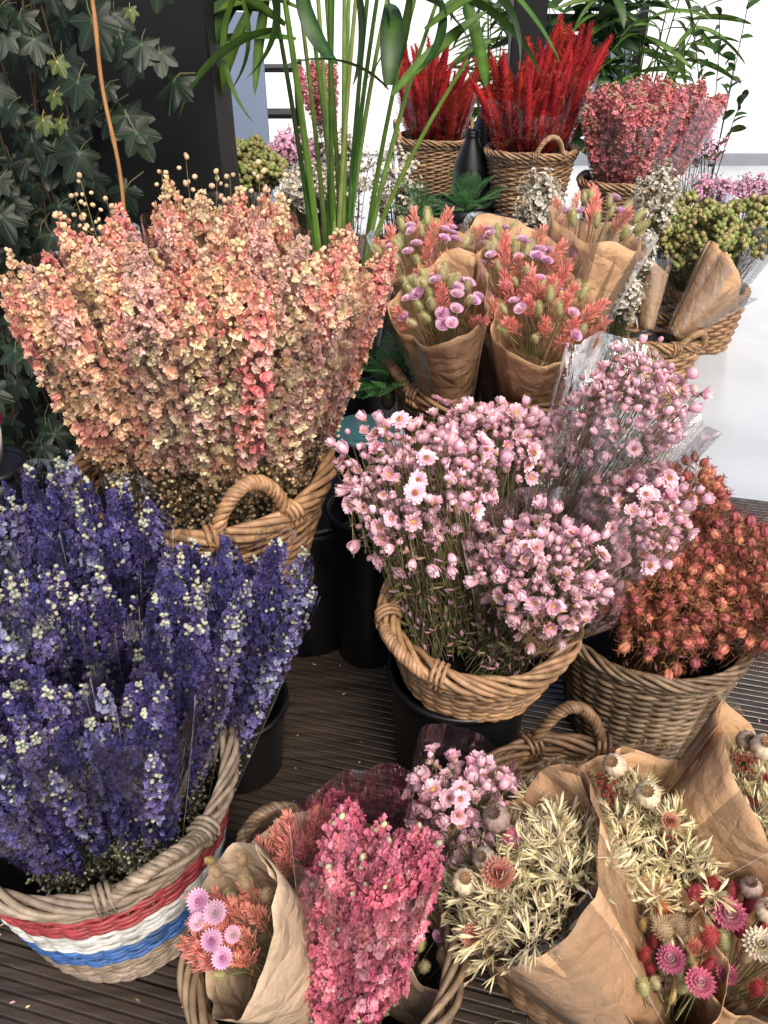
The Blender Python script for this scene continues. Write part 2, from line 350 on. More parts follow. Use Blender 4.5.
def bucket(label, x, y, H, R, Rb=None, z=0, group='black flower buckets', name='black_bucket'):
    root=thing(name,label,'bucket',(x,y,z),group); Rb=Rb or R*.8
    build('body', MB().add(lathe([(.001,.001),(Rb*.97,.001),(Rb,.006),(Rb+(R-Rb)*.9,H*.9),(R,H-.012),(R-.004,H-.013),(Rb-.004,.014),(.001,.012)],srgb(22,22,24),48)), M_BLACK, root)
    build('lip', MB().add(lathe([(R,H-.02),(R+.008,H-.016),(R+.008,H-.003),(R+.002,H),(R-.005,H-.002),(R-.006,H-.012)],srgb(24,24,26),48)), M_BLACK, root)
    return root

# ------------------------------------------------------------------ flower heads
def vary(c, a=.12): return np.clip(np.asarray(c)*np.array([U(1-a,1+a) for _ in range(3)])*U(1-a,1+a),0,1)
def floret(R, c0, c1, n=7, open_=.9):
    mb=MB()
    for k in range(n):
        p=petal(R*U(.8,1.2), R*U(.75,1.15), U(-.6,1.0), c0, vary(c1,.08), U(-.2,.45), .1, 2)
        mb.add(p, rotZ(2*pi*k/n+U(-.4,.4))@rotY(-U(.1,1.7)*(1.5-open_)))
    T=mb.tpl(); T['v']=T['v']+rng.normal(size=T['v'].shape)*R*.13; T['c']=np.clip(T['c']*rng.uniform(.82,1.12,(len(T['v']),1)),0,1); return T
def podtpl(r,c): return ellip(r,r*1.25,c,6,4,top=np.asarray(c)*.8)
STEM=srgb(140,132,84); STEMG=srgb(105,112,62)
def spike(L, flo, R, fr, cols, wts, podc, podf=.12, count=130, fl0=.4, top_buds=True, stemc=STEM, lowpods=18):
    """a long dried larkspur stalk: stem, florets round the upper part, small pods above and below"""
    mb=MB(); bend=(U(-.022,.022),U(-.022,.022)); ph=U(0,6)
    ctr=lambda t: np.array([bend[0]*t*t*L*2+.006*sin(5*t+ph), bend[1]*t*t*L*2+.006*cos(4*t+ph), t*L])
    tt=np.linspace(0,1,12); mb.add(tube([ctr(t) for t in tt], np.linspace(.0018,.0007,12),4,stemc))
    flts=[]
    base=[c for c in cols]
    for k in range(10):
        c=random.choices(base,wts)[0]; flts.append((c,floret(fr*U(.85,1.15), np.asarray(c)*U(.85,1.0), c)))
    run=random.choices(range(10),k=6)
    for k in range(count):
        u=(k+U(0,1))/count; t=fl0+(1-fl0)*u
        a=k*2.4+U(-.5,.5); prof=min(1,(1-u)*4+.28)*min(1,.45+u*2.2)*(.92+.1*sin(u*17+ph*3))
        if random.random()<.5*max(0,.35-u)/.35: continue
        rr=R*prof*U(.45,1.05)
        p=ctr(t)+np.array([rr*cos(a),rr*sin(a),U(-.006,.006)])
        d=np.array([cos(a),sin(a),U(-.3,.9)])
        if random.random()<podf or (top_buds and u>.965):
            q=podtpl(fr*U(.3,.48),vary(podc,.1)); mb.add(q,axes(d,U(0,6)),p)
        else:
            c,f=flts[run[int(u*5.99)]] if random.random()<.55 else random.choice(flts)
            mb.add(f,axes(d,U(0,6))*U(.8,1.2)*min(1,prof+.25),p,tint=[U(.86,1.12)]*3)
    for k in range(lowpods):
        t=U(fl0*.45,fl0*1.1); a=U(0,6.28); l=U(.01,.03); c0=ctr(t); e=c0+np.array([l*cos(a),l*sin(a),l*.7])
        mb.add(tube([c0,(c0+e)/2+np.array([0,0,-.002]),e],.0006,3,stemc)); mb.add(podtpl(fr*U(.25,.4),vary(podc,.12)),axes(e-c0),e)
    return mb
def daisy(R, c_in, c_out, disc, openness, n=15, layers=2, disc2=None):
    mb=MB()
    for l in range(layers):
        for k in range(n-2*l):
            a=2*pi*(k+.5*l)/(n-2*l)+U(-.1,.1); el=(1-openness)*1.35+l*.22+U(-.1,.12)
            p=petal(R*(1-.14*l)*U(.9,1.1), R*.52, U(.1,.9)*(1.2-openness)*1.2, c_in, vary(c_out,.05), .22, .45, 3)
            mb.add(p, rotZ(a)@rotY(-el), (0,0,-R*.1))
    mb.add(ellip(R*.30,R*.17,disc*.8,9,5,top=disc if disc2 is None else disc2), t=(0,0,R*.06))
    for k in range(14):
        a=U(0,6.28); r=R*.26*sqrt(U(0,1)); mb.add(ellip(R*.045,R*.07,disc*U(.7,1.25),4,3), t=(r*cos(a),r*sin(a),R*.2))
    mb.add(ellip(R*.2,R*.2,STEM,6,4), t=(0,0,-R*.14))
    return mb
def closed_daisy(R, c_in, c_out):
    mb=MB(); mb.add(ellip(R*.45,R*.5,np.asarray(c_out)*.85,9,6), t=(0,0,R*.35))
    for k in range(18):
        a=2.4*k; el=1.05+U(-.3,.25)
        mb.add(petal(R*U(1.0,1.2),R*.45,.9,np.asarray(c_in),vary(c_out,.05),.2,.3,3), rotZ(a)@rotY(-el),(R*.3*cos(a),R*.3*sin(a),-R*.12))
    mb.add(ellip(R*.22,R*.2,STEM*1.1,6,4), t=(0,0,-R*.16)); return mb
def bud(R, c):
    mb=MB(); mb.add(ellip(R*.5,R*.62,srgb(180,120,120),8,6,top=c), t=(0,0,R*.3))
    for k in range(9):
        mb.add(petal(R*1.05,R*.5,1.3,np.asarray(c)*.8,c,.25,.3,3), rotZ(2*pi*k/9)@rotY(-1.05),(R*.18*cos(2*pi*k/9),R*.18*sin(2*pi*k/9),-R*.18))
    return mb
def straw(R, c0, c1, disc):
    mb=MB()
    for l in range(5):
        n=20-2*l
        for k in range(n):
            mb.add(petal(R*(1-.13*l),R*.36,.7,np.asarray(c0),vary(c1 if l<3 else np.asarray(c0)*1.02,.06),.3,.9,3), rotZ(2*pi*k/n+l)@rotY(-(.12+l*.27)),(0,0,R*.04*l))
    mb.add(ellip(R*.3,R*.22,disc,9,5), t=(0,0,R*.2)); return mb
def oat(Ln, col, col2, n=22, hl=.021, spread=.026, stemc=None, hw=.0052, upw=.0, opn=.28):
    """nodding grass head: thin stem with paired pointed husks; origin at the bottom of the head"""
    mb=MB(); stemc=col*.8 if stemc is None else stemc; b=(U(-.3,.3),U(-.3,.3))
    ctr=lambda t: np.array([b[0]*t*t*Ln,b[1]*t*t*Ln,t*Ln])
    mb.add(tube([ctr(t) for t in np.linspace(-.6,1,8)],.0008,3,stemc))
    for k in range(n):
        t=(k+.5)/n; a=k*2.4+U(-.5,.5); sp=spread*(1.15-t)*U(.4,1.1); c0=ctr(t*.95)
        e=c0+np.array([sp*cos(a),sp*sin(a),sp*.9]); mb.add(tube([c0,e],.0005,3,stemc))
        d=np.array([cos(a)*.8+U(-.3,.3),sin(a)*.8+U(-.3,.3),U(.1,1.2)+upw]); F=axes(d,U(0,6))
        for h in (-1,1,0):
            c=vary(col if h else col2,.08)
            p=petal(hl*U(.85,1.15),hw,.25,c*.88,c,.35,1.0,3)
            # petals lie along +X; swing onto the local Z axis and open slightly
            Mx=F@rotZ(U(0,.6)+ (0 if h==0 else (pi if h<0 else 0)))@rotY(-(pi/2-opn*abs(h)-.04))
            mb.add(p,Mx,e)
    return mb
def bristle(R, Lh, col, n=170):
    mb=MB(); mb.add(ellip(R*.72,Lh*.46,np.asarray(col)*.75,9,7), t=(0,0,Lh*.5))
    for k in range(n):
        u=(k+.5)/n; ph=u*pi; a=k*2.4; r=R*.7*sin(min(ph,pi*.98)*.97+.05)
        p0=np.array([r*cos(a),r*sin(a),Lh*(.5-.48*cos(ph))]); d=np.array([cos(a)*.8,sin(a)*.8,.9])
        mb.add(petal(R*.62,R*.26,.1,vary(col,.1)*.9,vary(col,.1)*1.1,.3,1,1), axes(d,U(0,6))@rotY(-pi/2), p0)
    mb.add(tube([(0,0,-.05),(0,0,0.0)],.0009,4,np.asarray(col)*.7)); return mb
def poppy(R, col, crown):
    mb=MB(); mb.add(ellip(R,R*1.08,np.asarray(col)*.85,32,12,top=col,rib=.055,ribn=11), t=(0,0,R))
    mb.add(lathe([(R*.2,R*1.98),(R*.42,R*2.06),(R*.45,R*2.12),(R*.05,R*2.15)],crown,22))
    for k in range(11):
        a=2*pi*k/11; mb.add(petal(R*.6,R*.2,.7,np.asarray(crown)*1.1,np.asarray(crown)*.7,.5,.3,2), rotZ(a)@rotY(-.15),(0,0,R*2.13))
    mb.add(lathe([(R*.13,-R*1.4),(R*.13,-R*.1),(R*.3,0),(R*.2,R*.12)],np.asarray(col)*.7,10)); return mb
def nigella(R, col, col2, thread):
    mb=MB(); n=30; ring=9; v=[];c=[]
    for i in range(ring+1):
        ph=pi*i/ring
        for j in range(n):
            a=2*pi*j/n; g=abs(sin(2.5*a)); k=.86+.16*g; rr=R*.82*k*sin(ph)**.85
            v.append((rr*cos(a),rr*sin(a),-R*cos(ph)+R)); c.append(np.asarray(col)*(1-g)+np.asarray(col2)*g if True else col)
    q=[(i*n+j,i*n+(j+1)%n,(i+1)*n+(j+1)%n,(i+1)*n+j) for i in range(ring) for j in range(n)]
    mb.raw(v,np.array(c),q,smooth=True)
    for k in range(5):
        a=2*pi*(k+.5)/5; s=np.linspace(0,1,5)
        mb.add(tube(np.stack([(R*.15+R*.55*s**1.5)*cos(a),(R*.15+R*.55*s**1.5)*sin(a),R*1.93+R*.75*s-R*.2*s*s],1),R*np.linspace(.09,.03,5),4,col))
    for k in range(22):
        a=U(0,6.28); el=U(-.3,1.1); s=np.linspace(0,1,5); l=R*U(1.3,2.2); cu=U(-.5,.5)
        x=(l*s)*cos(el); z=l*s*sin(el)+R*.1
        mb.add(tube(np.stack([x*np.cos(a+cu*s),x*np.sin(a+cu*s),z+R*.3*np.sin(3*s+k)],1),R*.035,3,vary(thread,.15)))
    return mb
def plume(L, R, cols, n=230):
    mb=MB(); b=(U(-.2,.2),U(-.2,.2)); ctr=lambda t: np.array([b[0]*t*t*L,b[1]*t*t*L,t*L])
    mb.add(tube([ctr(t) for t in np.linspace(-1.2,1,10)],np.linspace(.003,.001,10),4,srgb(120,70,50)))
    tt=np.linspace(0,1,9); mb.add(tube([ctr(t) for t in tt],[R*.62*(.5+1.2*t)*(1-t)**.7+.0012 for t in tt],7,np.asarray(cols[0])*.8))
    for k in range(n):
        t=(k+.5)/n; a=k*2.4; r=R*.6*(.5+1.2*t)*(1-t)**.7; c=vary(random.choice(cols),.12)
        d=np.array([cos(a),sin(a),1.0+U(-.3,.5)])
        mb.add(petal(R*U(.45,.85)*(1.15-t*.6),R*.3,.2,c*.85,c,.3,.8,1),axes(d,U(0,6))@rotY(-pi/2),ctr(t)+np.array([r*cos(a),r*sin(a),0]))
    for s_ in range(8):                                    # side plumes
        t0=U(-.25,.4); a=U(0,6.28); l=L*U(.2,.4); d=np.array([cos(a)*.5,sin(a)*.5,1.]); d/=np.linalg.norm(d)
        for k in range(34):
            t=(k+.5)/34; aa=k*2.4; p=ctr(t0)+d*l*t; r=R*.35*(1-t)**.7; c=vary(random.choice(cols),.12)
            mb.add(petal(R*.55*(1.1-t*.6),R*.28,.2,c*.85,c,.3,.8,1),axes(d+np.array([cos(aa),sin(aa),0])*.8,U(0,6))@rotY(-pi/2),p+np.array([r*cos(aa),r*sin(aa),0]))
    return mb

CREAM=srgb(255,228,184); CREAM2=srgb(250,214,162); PEACH=srgb(255,202,160); CORAL=srgb(250,168,142); ROSE=srgb(242,134,132); BLUSH=srgb(253,200,182)
INDIGO=srgb(74,66,138); INDIGO2=srgb(50,44,106); VIOLET=srgb(108,96,160); PALEB=srgb(146,148,190); WHITEB=srgb(200,202,176)
def pick(seq): return random.choice(seq)
PE=[]
for k in range(9):
    wts=[(7,3,6,1,0,1),(1,1,8,4,0,3),(0,0,3,9,3,2),(2,2,8,3,0,1),(0,0,2,6,7,2),(8,4,4,0,0,1),(0,0,7,6,1,3),(3,3,6,2,0,2),(0,0,5,7,2,4)][k]
    PE.append(spike(.66,None,.0225,.0108,[CREAM,CREAM2,PEACH,CORAL,ROSE,BLUSH],wts,CREAM2,.08,215,.40,lowpods=46,top_buds=k%3==0).mesh('flower_spike',M_PETAL))
BL=[spike(.6,None,.0165,.0086,[INDIGO,INDIGO2,VIOLET,PALEB],pick([(6,4,3,.5),(5,5,1,0),(4,2,4,2)]),WHITEB,[.07,.05,.22,.10,.45,.07,.16,.36][k],190,.36,top_buds=k%3==0,stemc=srgb(132,134,92),lowpods=44).mesh('flower_spike',M_PETAL) for k in range(8)]
PK=[spike(.6,None,.026,.0105,[srgb(240,146,150),srgb(234,122,130),srgb(244,170,170),srgb(220,130,120)],(5,3,3,1),srgb(190,160,120),.14,210,.30,lowpods=30).mesh('flower_spike',M_PETAL) for k in range(5)]
PF=[spike(.36,None,.024,.0090,[srgb(236,124,154),srgb(218,92,132),srgb(246,162,182),srgb(234,124,138)],(5,3,4,2),srgb(200,204,165),.06,230,.30,lowpods=30,top_buds=False).mesh('flower_spike',M_PETAL) for k in range(5)]
RP=[MB().add(plume(.30,.031,[srgb(182,34,30),srgb(150,26,28),srgb(196,76,58),srgb(128,56,42)],300).tpl(),t=(0,0,.26)).mesh('plume',M_PETAL) for k in range(7)]
for m_ in RP: m_.materials[0]=M_PLUME
DPc=srgb(240,148,182); DPo=srgb(254,214,224); YEL=srgb(226,178,70); BRN=srgb(120,60,34)
DA=[daisy(.0165,DPc,DPo,YEL,.74).mesh('flower_head',M_PETAL),daisy(.017,DPc*.95,DPo,YEL*.9,.55,disc2=BRN).mesh('flower_head',M_PETAL),
    daisy(.0155,srgb(228,132,170),srgb(246,190,208),YEL,.62).mesh('flower_head',M_PETAL),daisy(.0145,srgb(214,150,160),srgb(240,206,204),srgb(150,90,50),.5,disc2=BRN).mesh('flower_head',M_PETAL),daisy(.0175,DPc,DPo,YEL,.95,disc2=srgb(150,70,50)).mesh('flower_head',M_PETAL)]
DC=[closed_daisy(.0155,DPc,DPo).mesh('flower_head',M_PETAL),closed_daisy(.0135,srgb(240,156,186),srgb(253,218,226)).mesh('flower_head',M_PETAL)]
DB=[bud(.010,srgb(240,180,200)).mesh('flower_bud',M_PETAL),bud(.008,srgb(230,150,176)).mesh('flower_bud',M_PETAL)]
MAU=[straw(.017,srgb(234,160,210),srgb(246,200,230),srgb(214,130,160)).mesh('flower_head',M_PETAL),straw(.015,srgb(250,226,236),srgb(242,186,218),srgb(220,170,90)).mesh('flower_head',M_PETAL)]
STRP=straw(.021,srgb(240,190,200),srgb(205,40,110),srgb(240,220,190)).mesh('flower_head',M_PETAL)
STRW=straw(.021,srgb(240,225,190),srgb(238,226,200),srgb(225,200,140)).mesh('flower_head',M_PETAL)
STRO=straw(.022,srgb(200,90,60),srgb(205,150,120),srgb(120,50,40)).mesh('flower_head',M_PETAL)
OATC=srgb(252,238,194); OATG=srgb(236,218,162)
OA=[oat(.09,OATC,OATG,22,.027,.040,hw=.0046,upw=-.05,opn=.42).mesh('oat_head',M_PETAL) for k in range(5)]
CO=[oat(.075,srgb(254,166,142),srgb(250,136,116),46,.020,.013,hw=.0034,upw=.75).mesh('grass_head',M_PETAL) for k in range(4)]
PH=[bristle(.0095,.034,srgb(210,204,132)).mesh('seed_head',M_PETAL),bristle(.009,.03,srgb(222,208,150)).mesh('seed_head',M_PETAL)]
BT=bristle(.0125,.038,srgb(205,176,130),200).mesh('bunny_tail',M_PETAL)
BTR=bristle(.0125,.05,srgb(225,60,75),220).mesh('bunny_tail',M_PETAL)
BTR2=bristle(.0105,.042,srgb(176,14,34),200).mesh('bunny_tail',M_PETAL)
BTO=bristle(.009,.028,srgb(250,150,20),150).mesh('bunny_tail',M_PETAL)
WHT=bristle(.008,.055,srgb(222,190,110),200).mesh('wheat_ear',M_PETAL)
PO=[poppy(.0185,srgb(216,194,158),srgb(150,112,70)).mesh('poppy_head',M_SEED),poppy(.0175,srgb(158,136,122),srgb(104,80,64)).mesh('poppy_head',M_SEED)]
NI=[nigella(.0125,srgb(132,44,38),srgb(196,92,64),srgb(184,112,66)).mesh('seed_pod',M_SEED),nigella(.0125,srgb(160,70,42),srgb(206,120,80),srgb(196,130,76)).mesh('seed_pod',M_SEED),nigella(.0115,srgb(112,30,40),srgb(168,66,62),srgb(176,110,70)).mesh('seed_pod',M_SEED)]
def cluster(R, n, r, cols, n_=6):
    mb=MB()
    for k in range(n):
        d=rng.normal(size=3); d/=np.linalg.norm(d); d[2]=abs(d[2])*1.1-.1; p=d*R*U(.6,1)
        c=vary(pick(cols),.12); mb.add(ellip(r,r*1.05,c*.8,8,5,top=c),axes(d),p); mb.add(ellip(r*.3,r*.3,c*.4,5,3),axes(d),p+d*r)
        mb.add(tube([(0,0,-.03),p*.3,p],.0008,3,STEMG))
    return mb
GP=[cluster(.028,13,.0105,[srgb(150,152,74),srgb(126,132,62),srgb(164,154,86)]).mesh('seed_cluster',M_SEED) for k in range(3)]
def tinyflowers(R, n, r, cp, cc):
    mb=MB(); f=MB()
    for k in range(8): f.add(petal(r,r*.6,.3,cp*.95,cp,.2,.3,2), rotZ(2*pi*k/8)@rotY(-U(.1,.5)))
    f.add(ellip(r*.35,r*.25,cc,6,4)); f=f.tpl()
    for k in range(n):
        d=rng.normal(size=3); d/=np.linalg.norm(d); p=d*R*U(.3,1)*np.array([1,1,1.2])
        mb.add(f,axes(d+np.array([0,-.3,.6]),U(0,6)),p,tint=[U(.85,1.1)]*3); mb.add(tube([(0,0,-R*1.6),p*.4,p],.0006,3,STEM))
    return mb
WH=[tinyflowers(.03,22,.008,srgb(235,230,215),srgb(196,160,90)).mesh('blossom_cluster',M_PETAL) for k in range(3)]
PT=[tinyflowers(.035,30,.007,srgb(244,184,216),srgb(226,150,196)).mesh('blossom_cluster',M_PETAL) for k in range(2)]
RB=tinyflowers(.025,60,.0035,srgb(150,30,24),srgb(120,20,20)).mesh('berry_cluster',M_PETAL)

# ------------------------------------------------------------------ bunches
def jit(r): 
    a=U(0,6.28); q=r*sqrt(U(0,1)); return a,q
def sheet(axis_from, axis_to, r0, r1, mat, name, parent, origin, cover=1.0, flap=.25, flapdir=(0,1,0), n=64, m=18, folds=.05, pw=.9, bottom=True, squash=1.0, seed=None, overlap=.0, jag=.02, dip=None, crease=.05):
    """conical wrapping sheet round the line axis_from->axis_to, its mouth r1 wide, one side standing up as a flap"""
    seed = U(0,50) if seed is None else seed
    A=np.array(axis_from,float); B=np.array(axis_to,float); ax=B-A; Lh=np.linalg.norm(ax); F=axes(ax)
    fd=np.array(flapdir,float); u0=atan2(fd@F[:,1], fd@F[:,0])
    v=[]
    for i in range(m+1):
        t=i/m
        for j in range(n+1):
            u=u0+pi+2*pi*(1+overlap)*(j/n-.5)*1.0
            cu=(1+cos(u-u0))/2
            hh=cover*(1+flap*cu**1.5 - (0 if dip is None else dip*(1-cu)**2)) + jag*sin(3*u+seed)+jag*.6*sin(7*u+seed*2)
            s=t*hh
            r=r0+(r1-r0)*min(1.25,s)**pw
            r*=1+folds*t*(sin(3*u+seed)+.6*sin(5*u+2*seed+2*t)+.35*sin(11*u+3*seed)) + crease*t*(abs(((u*2.7+seed+t*.8)%2)-1)+.6*abs(((u*5.3-seed+t*1.3)%2)-1)-.8)
            if overlap: r*=1+.06*(j/n)
            d=F[:,0]*cos(u)*r+F[:,1]*sin(u)*r*squash
            v.append(A+ax*s+d-np.array(origin))
    q=[(i*(n+1)+j,i*(n+1)+j+1,(i+1)*(n+1)+j+1,(i+1)*(n+1)+j) for i in range(m) for j in range(n)]
    ob=build(name, MB().raw(v,(.7,.6,.5),q,smooth=True), mat, parent)
    if mat is M_FILM:
        va=np.array(v).reshape(m+1,n+1,3); sm_=MB()
        for j in (n//4,n*3//4): sm_.add(tube(va[:,j],.0008,4,(.8,.8,.8)))
        build('seam',sm_,M_SEAM,ob)
    return ob
def rot_to(d, roll=None):
    F=axes(d, U(0,6.28) if roll is None else roll); return Matrix(F.tolist()).to_euler()
def spikes_bunch(label, base, top, r, n, protos, L, group, rb=.02, cat='flower bunch', name='larkspur_bunch', film=.7, part='flower_spike', filmr=1.18, filmdir=(0,1,0), lenj=.12, film_on=True, sc=1.0, lo=0.0):
    base=np.array(base); top=np.array(top); root=thing(name,label,cat,base,group); F=axes(top-base)
    for k in range(n):
        a=k*2.4+U(-.3,.3); q=sqrt((k+.5)/n)
        e=top+r*q*(F[:,0]*cos(a)+F[:,1]*sin(a))-(top-base)*(q*q*.04+U(-.3,.7)*lenj); b=base+rb*q*(F[:,0]*cos(a)+F[:,1]*sin(a))
        d=e-b; o=link(part,pick(protos),root,loc=b-base,rot=rot_to(d)); s=np.linalg.norm(d)/L; o.scale=(s**.3*sc,s**.3*sc,s)
    if film_on: sheet(base,top,rb+.012,r*filmr,M_FILM,'cellophane_sleeve',root,base,cover=film,flap=.14,flapdir=filmdir,folds=.07,jag=.012,pw=.85)
    return root
def dome_bunch(label, base, ctr, rad, items, group, name='daisy_bunch', cat='flower bunch', stems=STEM, film=None, depthr=None, hemi=-.15, face=.5, stemr=.0009, filler=None, extra=None, filmcov=1.0, filmdir=(0,1,0), litter=260, litc=srgb(214,150,180), bj=.03):
    """items: list of (partname, [meshes], count, scale); heads sit in the outer shell of a dome round ctr"""
    base=np.array(base); ctr=np.array(ctr); root=thing(name,label,cat,base,group); F=axes(ctr-base); st=MB()
    rx,ry,rzz=rad; L=[(pn,pick(ms),sc) for pn,ms,c,sc in items for _ in range(c)]; random.shuffle(L)
    tocam=np.array([0,0,CAMZ])-ctr; tocam/=np.linalg.norm(tocam); N_=len(L)
    for k,(pn,me,sc) in enumerate(L):
        z=1-(1-hemi)*(k+.5)/N_; z=max(-1,min(1,z)); a=k*2.39996+U(-.25,.25); s=sqrt(1-z*z); q=U(.72,1.0)*(1+.22*noise3((s*cos(a),s*sin(a),z),2.3,len(label)))*(U(1.12,1.32) if random.random()<.06 else 1)
        dl=np.array([s*cos(a)*rx,s*sin(a)*ry,z*rzz])*q; p=ctr+F@dl; 
        dn=F@np.array([s*cos(a),s*sin(a),z*.9]); dn=dn*(1-face*.4)+face*.5*tocam*U(.0,1)+np.array([U(-.35,.35),U(-.35,.35),U(-.1,.4)])
        o=link(pn,me,root,loc=p-base,rot=rot_to(dn)); f=sc*U(.82,1.12); o.scale=(f,f,f)
        b=base+F[:,0]*U(-bj,bj)+F[:,1]*U(-bj,bj); dd=dn/np.linalg.norm(dn)
        m1=b+(ctr-base)*.55+ (F@np.array([dl[0],dl[1],0]))*.35
        pts=[]; p3=p-dd*.003; p2=p-dd*.03
        for t in np.linspace(0,1,8): pts.append((1-t)**3*b+3*(1-t)**2*t*m1+3*(1-t)*t*t*p2+t**3*p3-base)
        st.add(tube(pts,stemr,3,vary(stems,.12)))
    if filler:
        fm,fn=filler; fl=MB()
        for k in range(fn):
            d=rng.normal(size=3); d/=np.linalg.norm(d); d[2]=d[2]*.75+.1; p=ctr+F@(d*np.array(rad)*U(.5,.97)*(1+.22*noise3(d,2.3,len(label))))
            fl.add(fm if not isinstance(fm,list) else pick(fm),axes(rng.normal(size=3)+np.array([0,-.3,.9]))*U(.75,1.15),p-base,tint=[U(.88,1.08)]*3)
            st.add(tube([p-base,p-base-(ctr-base)*.25+rng.normal(size=3)*.008],.0007,3,vary(stems,.15)))
    for k in range(litter):
        t=U(.05,.95); rr=(bj*1.6+(rx*.85-bj*1.6)*t); a=U(0,6.28); q=sqrt(U(0,1))*rr; p=(ctr-base)*t+F[:,0]*cos(a)*q+F[:,1]*sin(a)*q
        c=pick([STEM*.8,STEMG,srgb(176,140,110),litc]); st.add(petal(U(.012,.026),U(.003,.008),U(-.8,.8),c,c*.8,.3,.8,2),axes(rng.normal(size=3)+np.array([0,0,1.])),p)
    for k in range(litter//4):
        a=U(0,6.28); q=U(0,.7)*rx; e=(ctr-base)*U(.6,1)+F[:,0]*cos(a)*q+F[:,1]*sin(a)*q; b0=F[:,0]*U(-bj,bj)*1.4+F[:,1]*U(-bj,bj)*1.4
        st.add(tube([b0,(b0+e)/2+rng.normal(size=3)*.012,e],U(.0006,.0012),3,vary(pick([stems,STEMG]),.2)))
    if filler and fn: fo=build('small_flowers' if name!='seed_pod_bunch' else 'seed_threads',fl,M_PETAL,root); fo['kind']='stuff'
    build('stems',st,M_PETAL,root)
    if film: sheet(base,ctr+F[:,2]*rzz*.25,.03,film,M_FILM,'cellophane_sleeve',root,base,cover=filmcov,flap=.18,flapdir=filmdir,folds=.07,jag=.015)
    return root
def paper_bouquet(label, base, mouth, r, items, group, mat=None, flap=.35, flapdir=(0,1,0), name='wrapped_bouquet', dome=.5, film=True, fill=.86, squash=1.0, cover=1.0, dip=.12, folds=.05, r0=.028, stems=STEM, sheet2=None, pw=.8, feat=(), shift=(0,0), splay=.5):
    base=np.array(base); mouth=np.array(mouth); root=thing(name,label,'bouquet',base,group); F=axes(mouth-base); st=MB()
    L=[(pn,pick(ms),sc,lift) for pn,ms,c,sc,lift in items for _ in range(c)]; random.shuffle(L); n=len(L)
    for k,(pn,me,sc,lift) in enumerate(L):
        q=sqrt((k+.5)/n); a=k*2.39996+U(-.2,.2); lat=F[:,0]*cos(a)*q*r*fill+F[:,1]*sin(a)*q*r*fill*squash+np.array([shift[0],shift[1],0])*r
        p=mouth+lat+F[:,2]*(dome*r*(1-q*q)+lift+U(-.012,.012)); dn=F[:,2]+lat/r*splay+np.array([U(-.25,.25),U(-.25,.25),U(-.1,.3)])
        o=link(pn,me,root,loc=p-base,rot=rot_to(dn)); f=sc*U(.85,1.12); o.scale=(f,f,f)
        b=base+F[:,0]*U(-.01,.01)+F[:,1]*U(-.01,.01); dd=dn/np.linalg.norm(dn); p3=p
        m1=b+(mouth-base)*.6; p2=p-dd*.04; pts=[(1-t)**3*b+3*(1-t)**2*t*m1+3*(1-t)*t*t*p2+t**3*p3-base for t in np.linspace(0,1,7)]
        st.add(tube(pts,.0012,4,vary(stems,.12)))
    ex=np.array([1.,0,0]); ex-=F[:,2]*(ex@F[:,2]); ex/=np.linalg.norm(ex); ey=np.cross(F[:,2],ex)
    for (pn,me,sc,u,v_,lift) in feat:
        p=mouth+ex*u*r+ey*v_*r+F[:,2]*(lift+.028+dome*r*(1-min(1,u*u+v_*v_))); tc_=np.array([0,0,CAMZ])-p; tc_/=np.linalg.norm(tc_)
        dn=tc_+F[:,2]*.5+np.array([U(-.35,.35),U(-.3,.3),U(0,.3)]); o=link(pn,me,root,loc=p-base,rot=rot_to(dn)); o.scale=(sc,sc,sc)
        st.add(tube([(0,0,0),(p-base)*.6-F[:,2]*0,p-base-dn*.01],.0013,4,vary(stems,.12)))
    build('stems',st,M_PETAL,root)
    w_=sheet(base,mouth,r0,r,mat or M_KRAFT,'paper_wrap',root,base,cover=cover,flap=flap,flapdir=flapdir,folds=folds,overlap=.08,dip=dip,squash=squash,pw=pw)
    so=w_.modifiers.new('thickness','SOLIDIFY'); so.thickness=.0007
    if film: sheet(base,mouth,r0+.01,r*1.08,M_FILM,'cellophane_sleeve',root,base,cover=cover*1.06,flap=flap*.8,flapdir=flapdir,folds=folds*1.3,squash=squash,pw=pw,dip=0)
    return root

# ================================================================== THE PLACE
# --- black pillar and the panels behind
pm=MB(); A=P(118,0,2.05); 
pil=thing('black_pillar','tall black painted square pillar behind the ivy at the left','pillar',(-.515,2.30,0))
pb_=MB().add(box(-.05,0,1.5,.31,.26,3.0,srgb(20,21,24))); 
ob=build('shaft',pb_,M_PILLAR,pil); ob.modifiers.new('b','BEVEL').width=.006
pb_=MB().add(box(-.04,0,.04,.35,.32,.08,srgb(20,21,24))); ob=build('foot',pb_,M_PILLAR,pil); ob.modifiers.new('b','BEVEL').width=.004
bw=thing('black_wall','black painted wall the ivy grows against','wall',(-2.05,2.5,0))
build('boarding',merged(*[box(-1.4+.2*k,0,1.6,.196,.06,3.2,srgb(16,18,18)) for k in range(15)]),M_PILLAR,bw)
build('skirting',MB().add(box(-.1,-.045,.06,2.8,.02,.12,srgb(16,18,18))),M_PILLAR,bw)

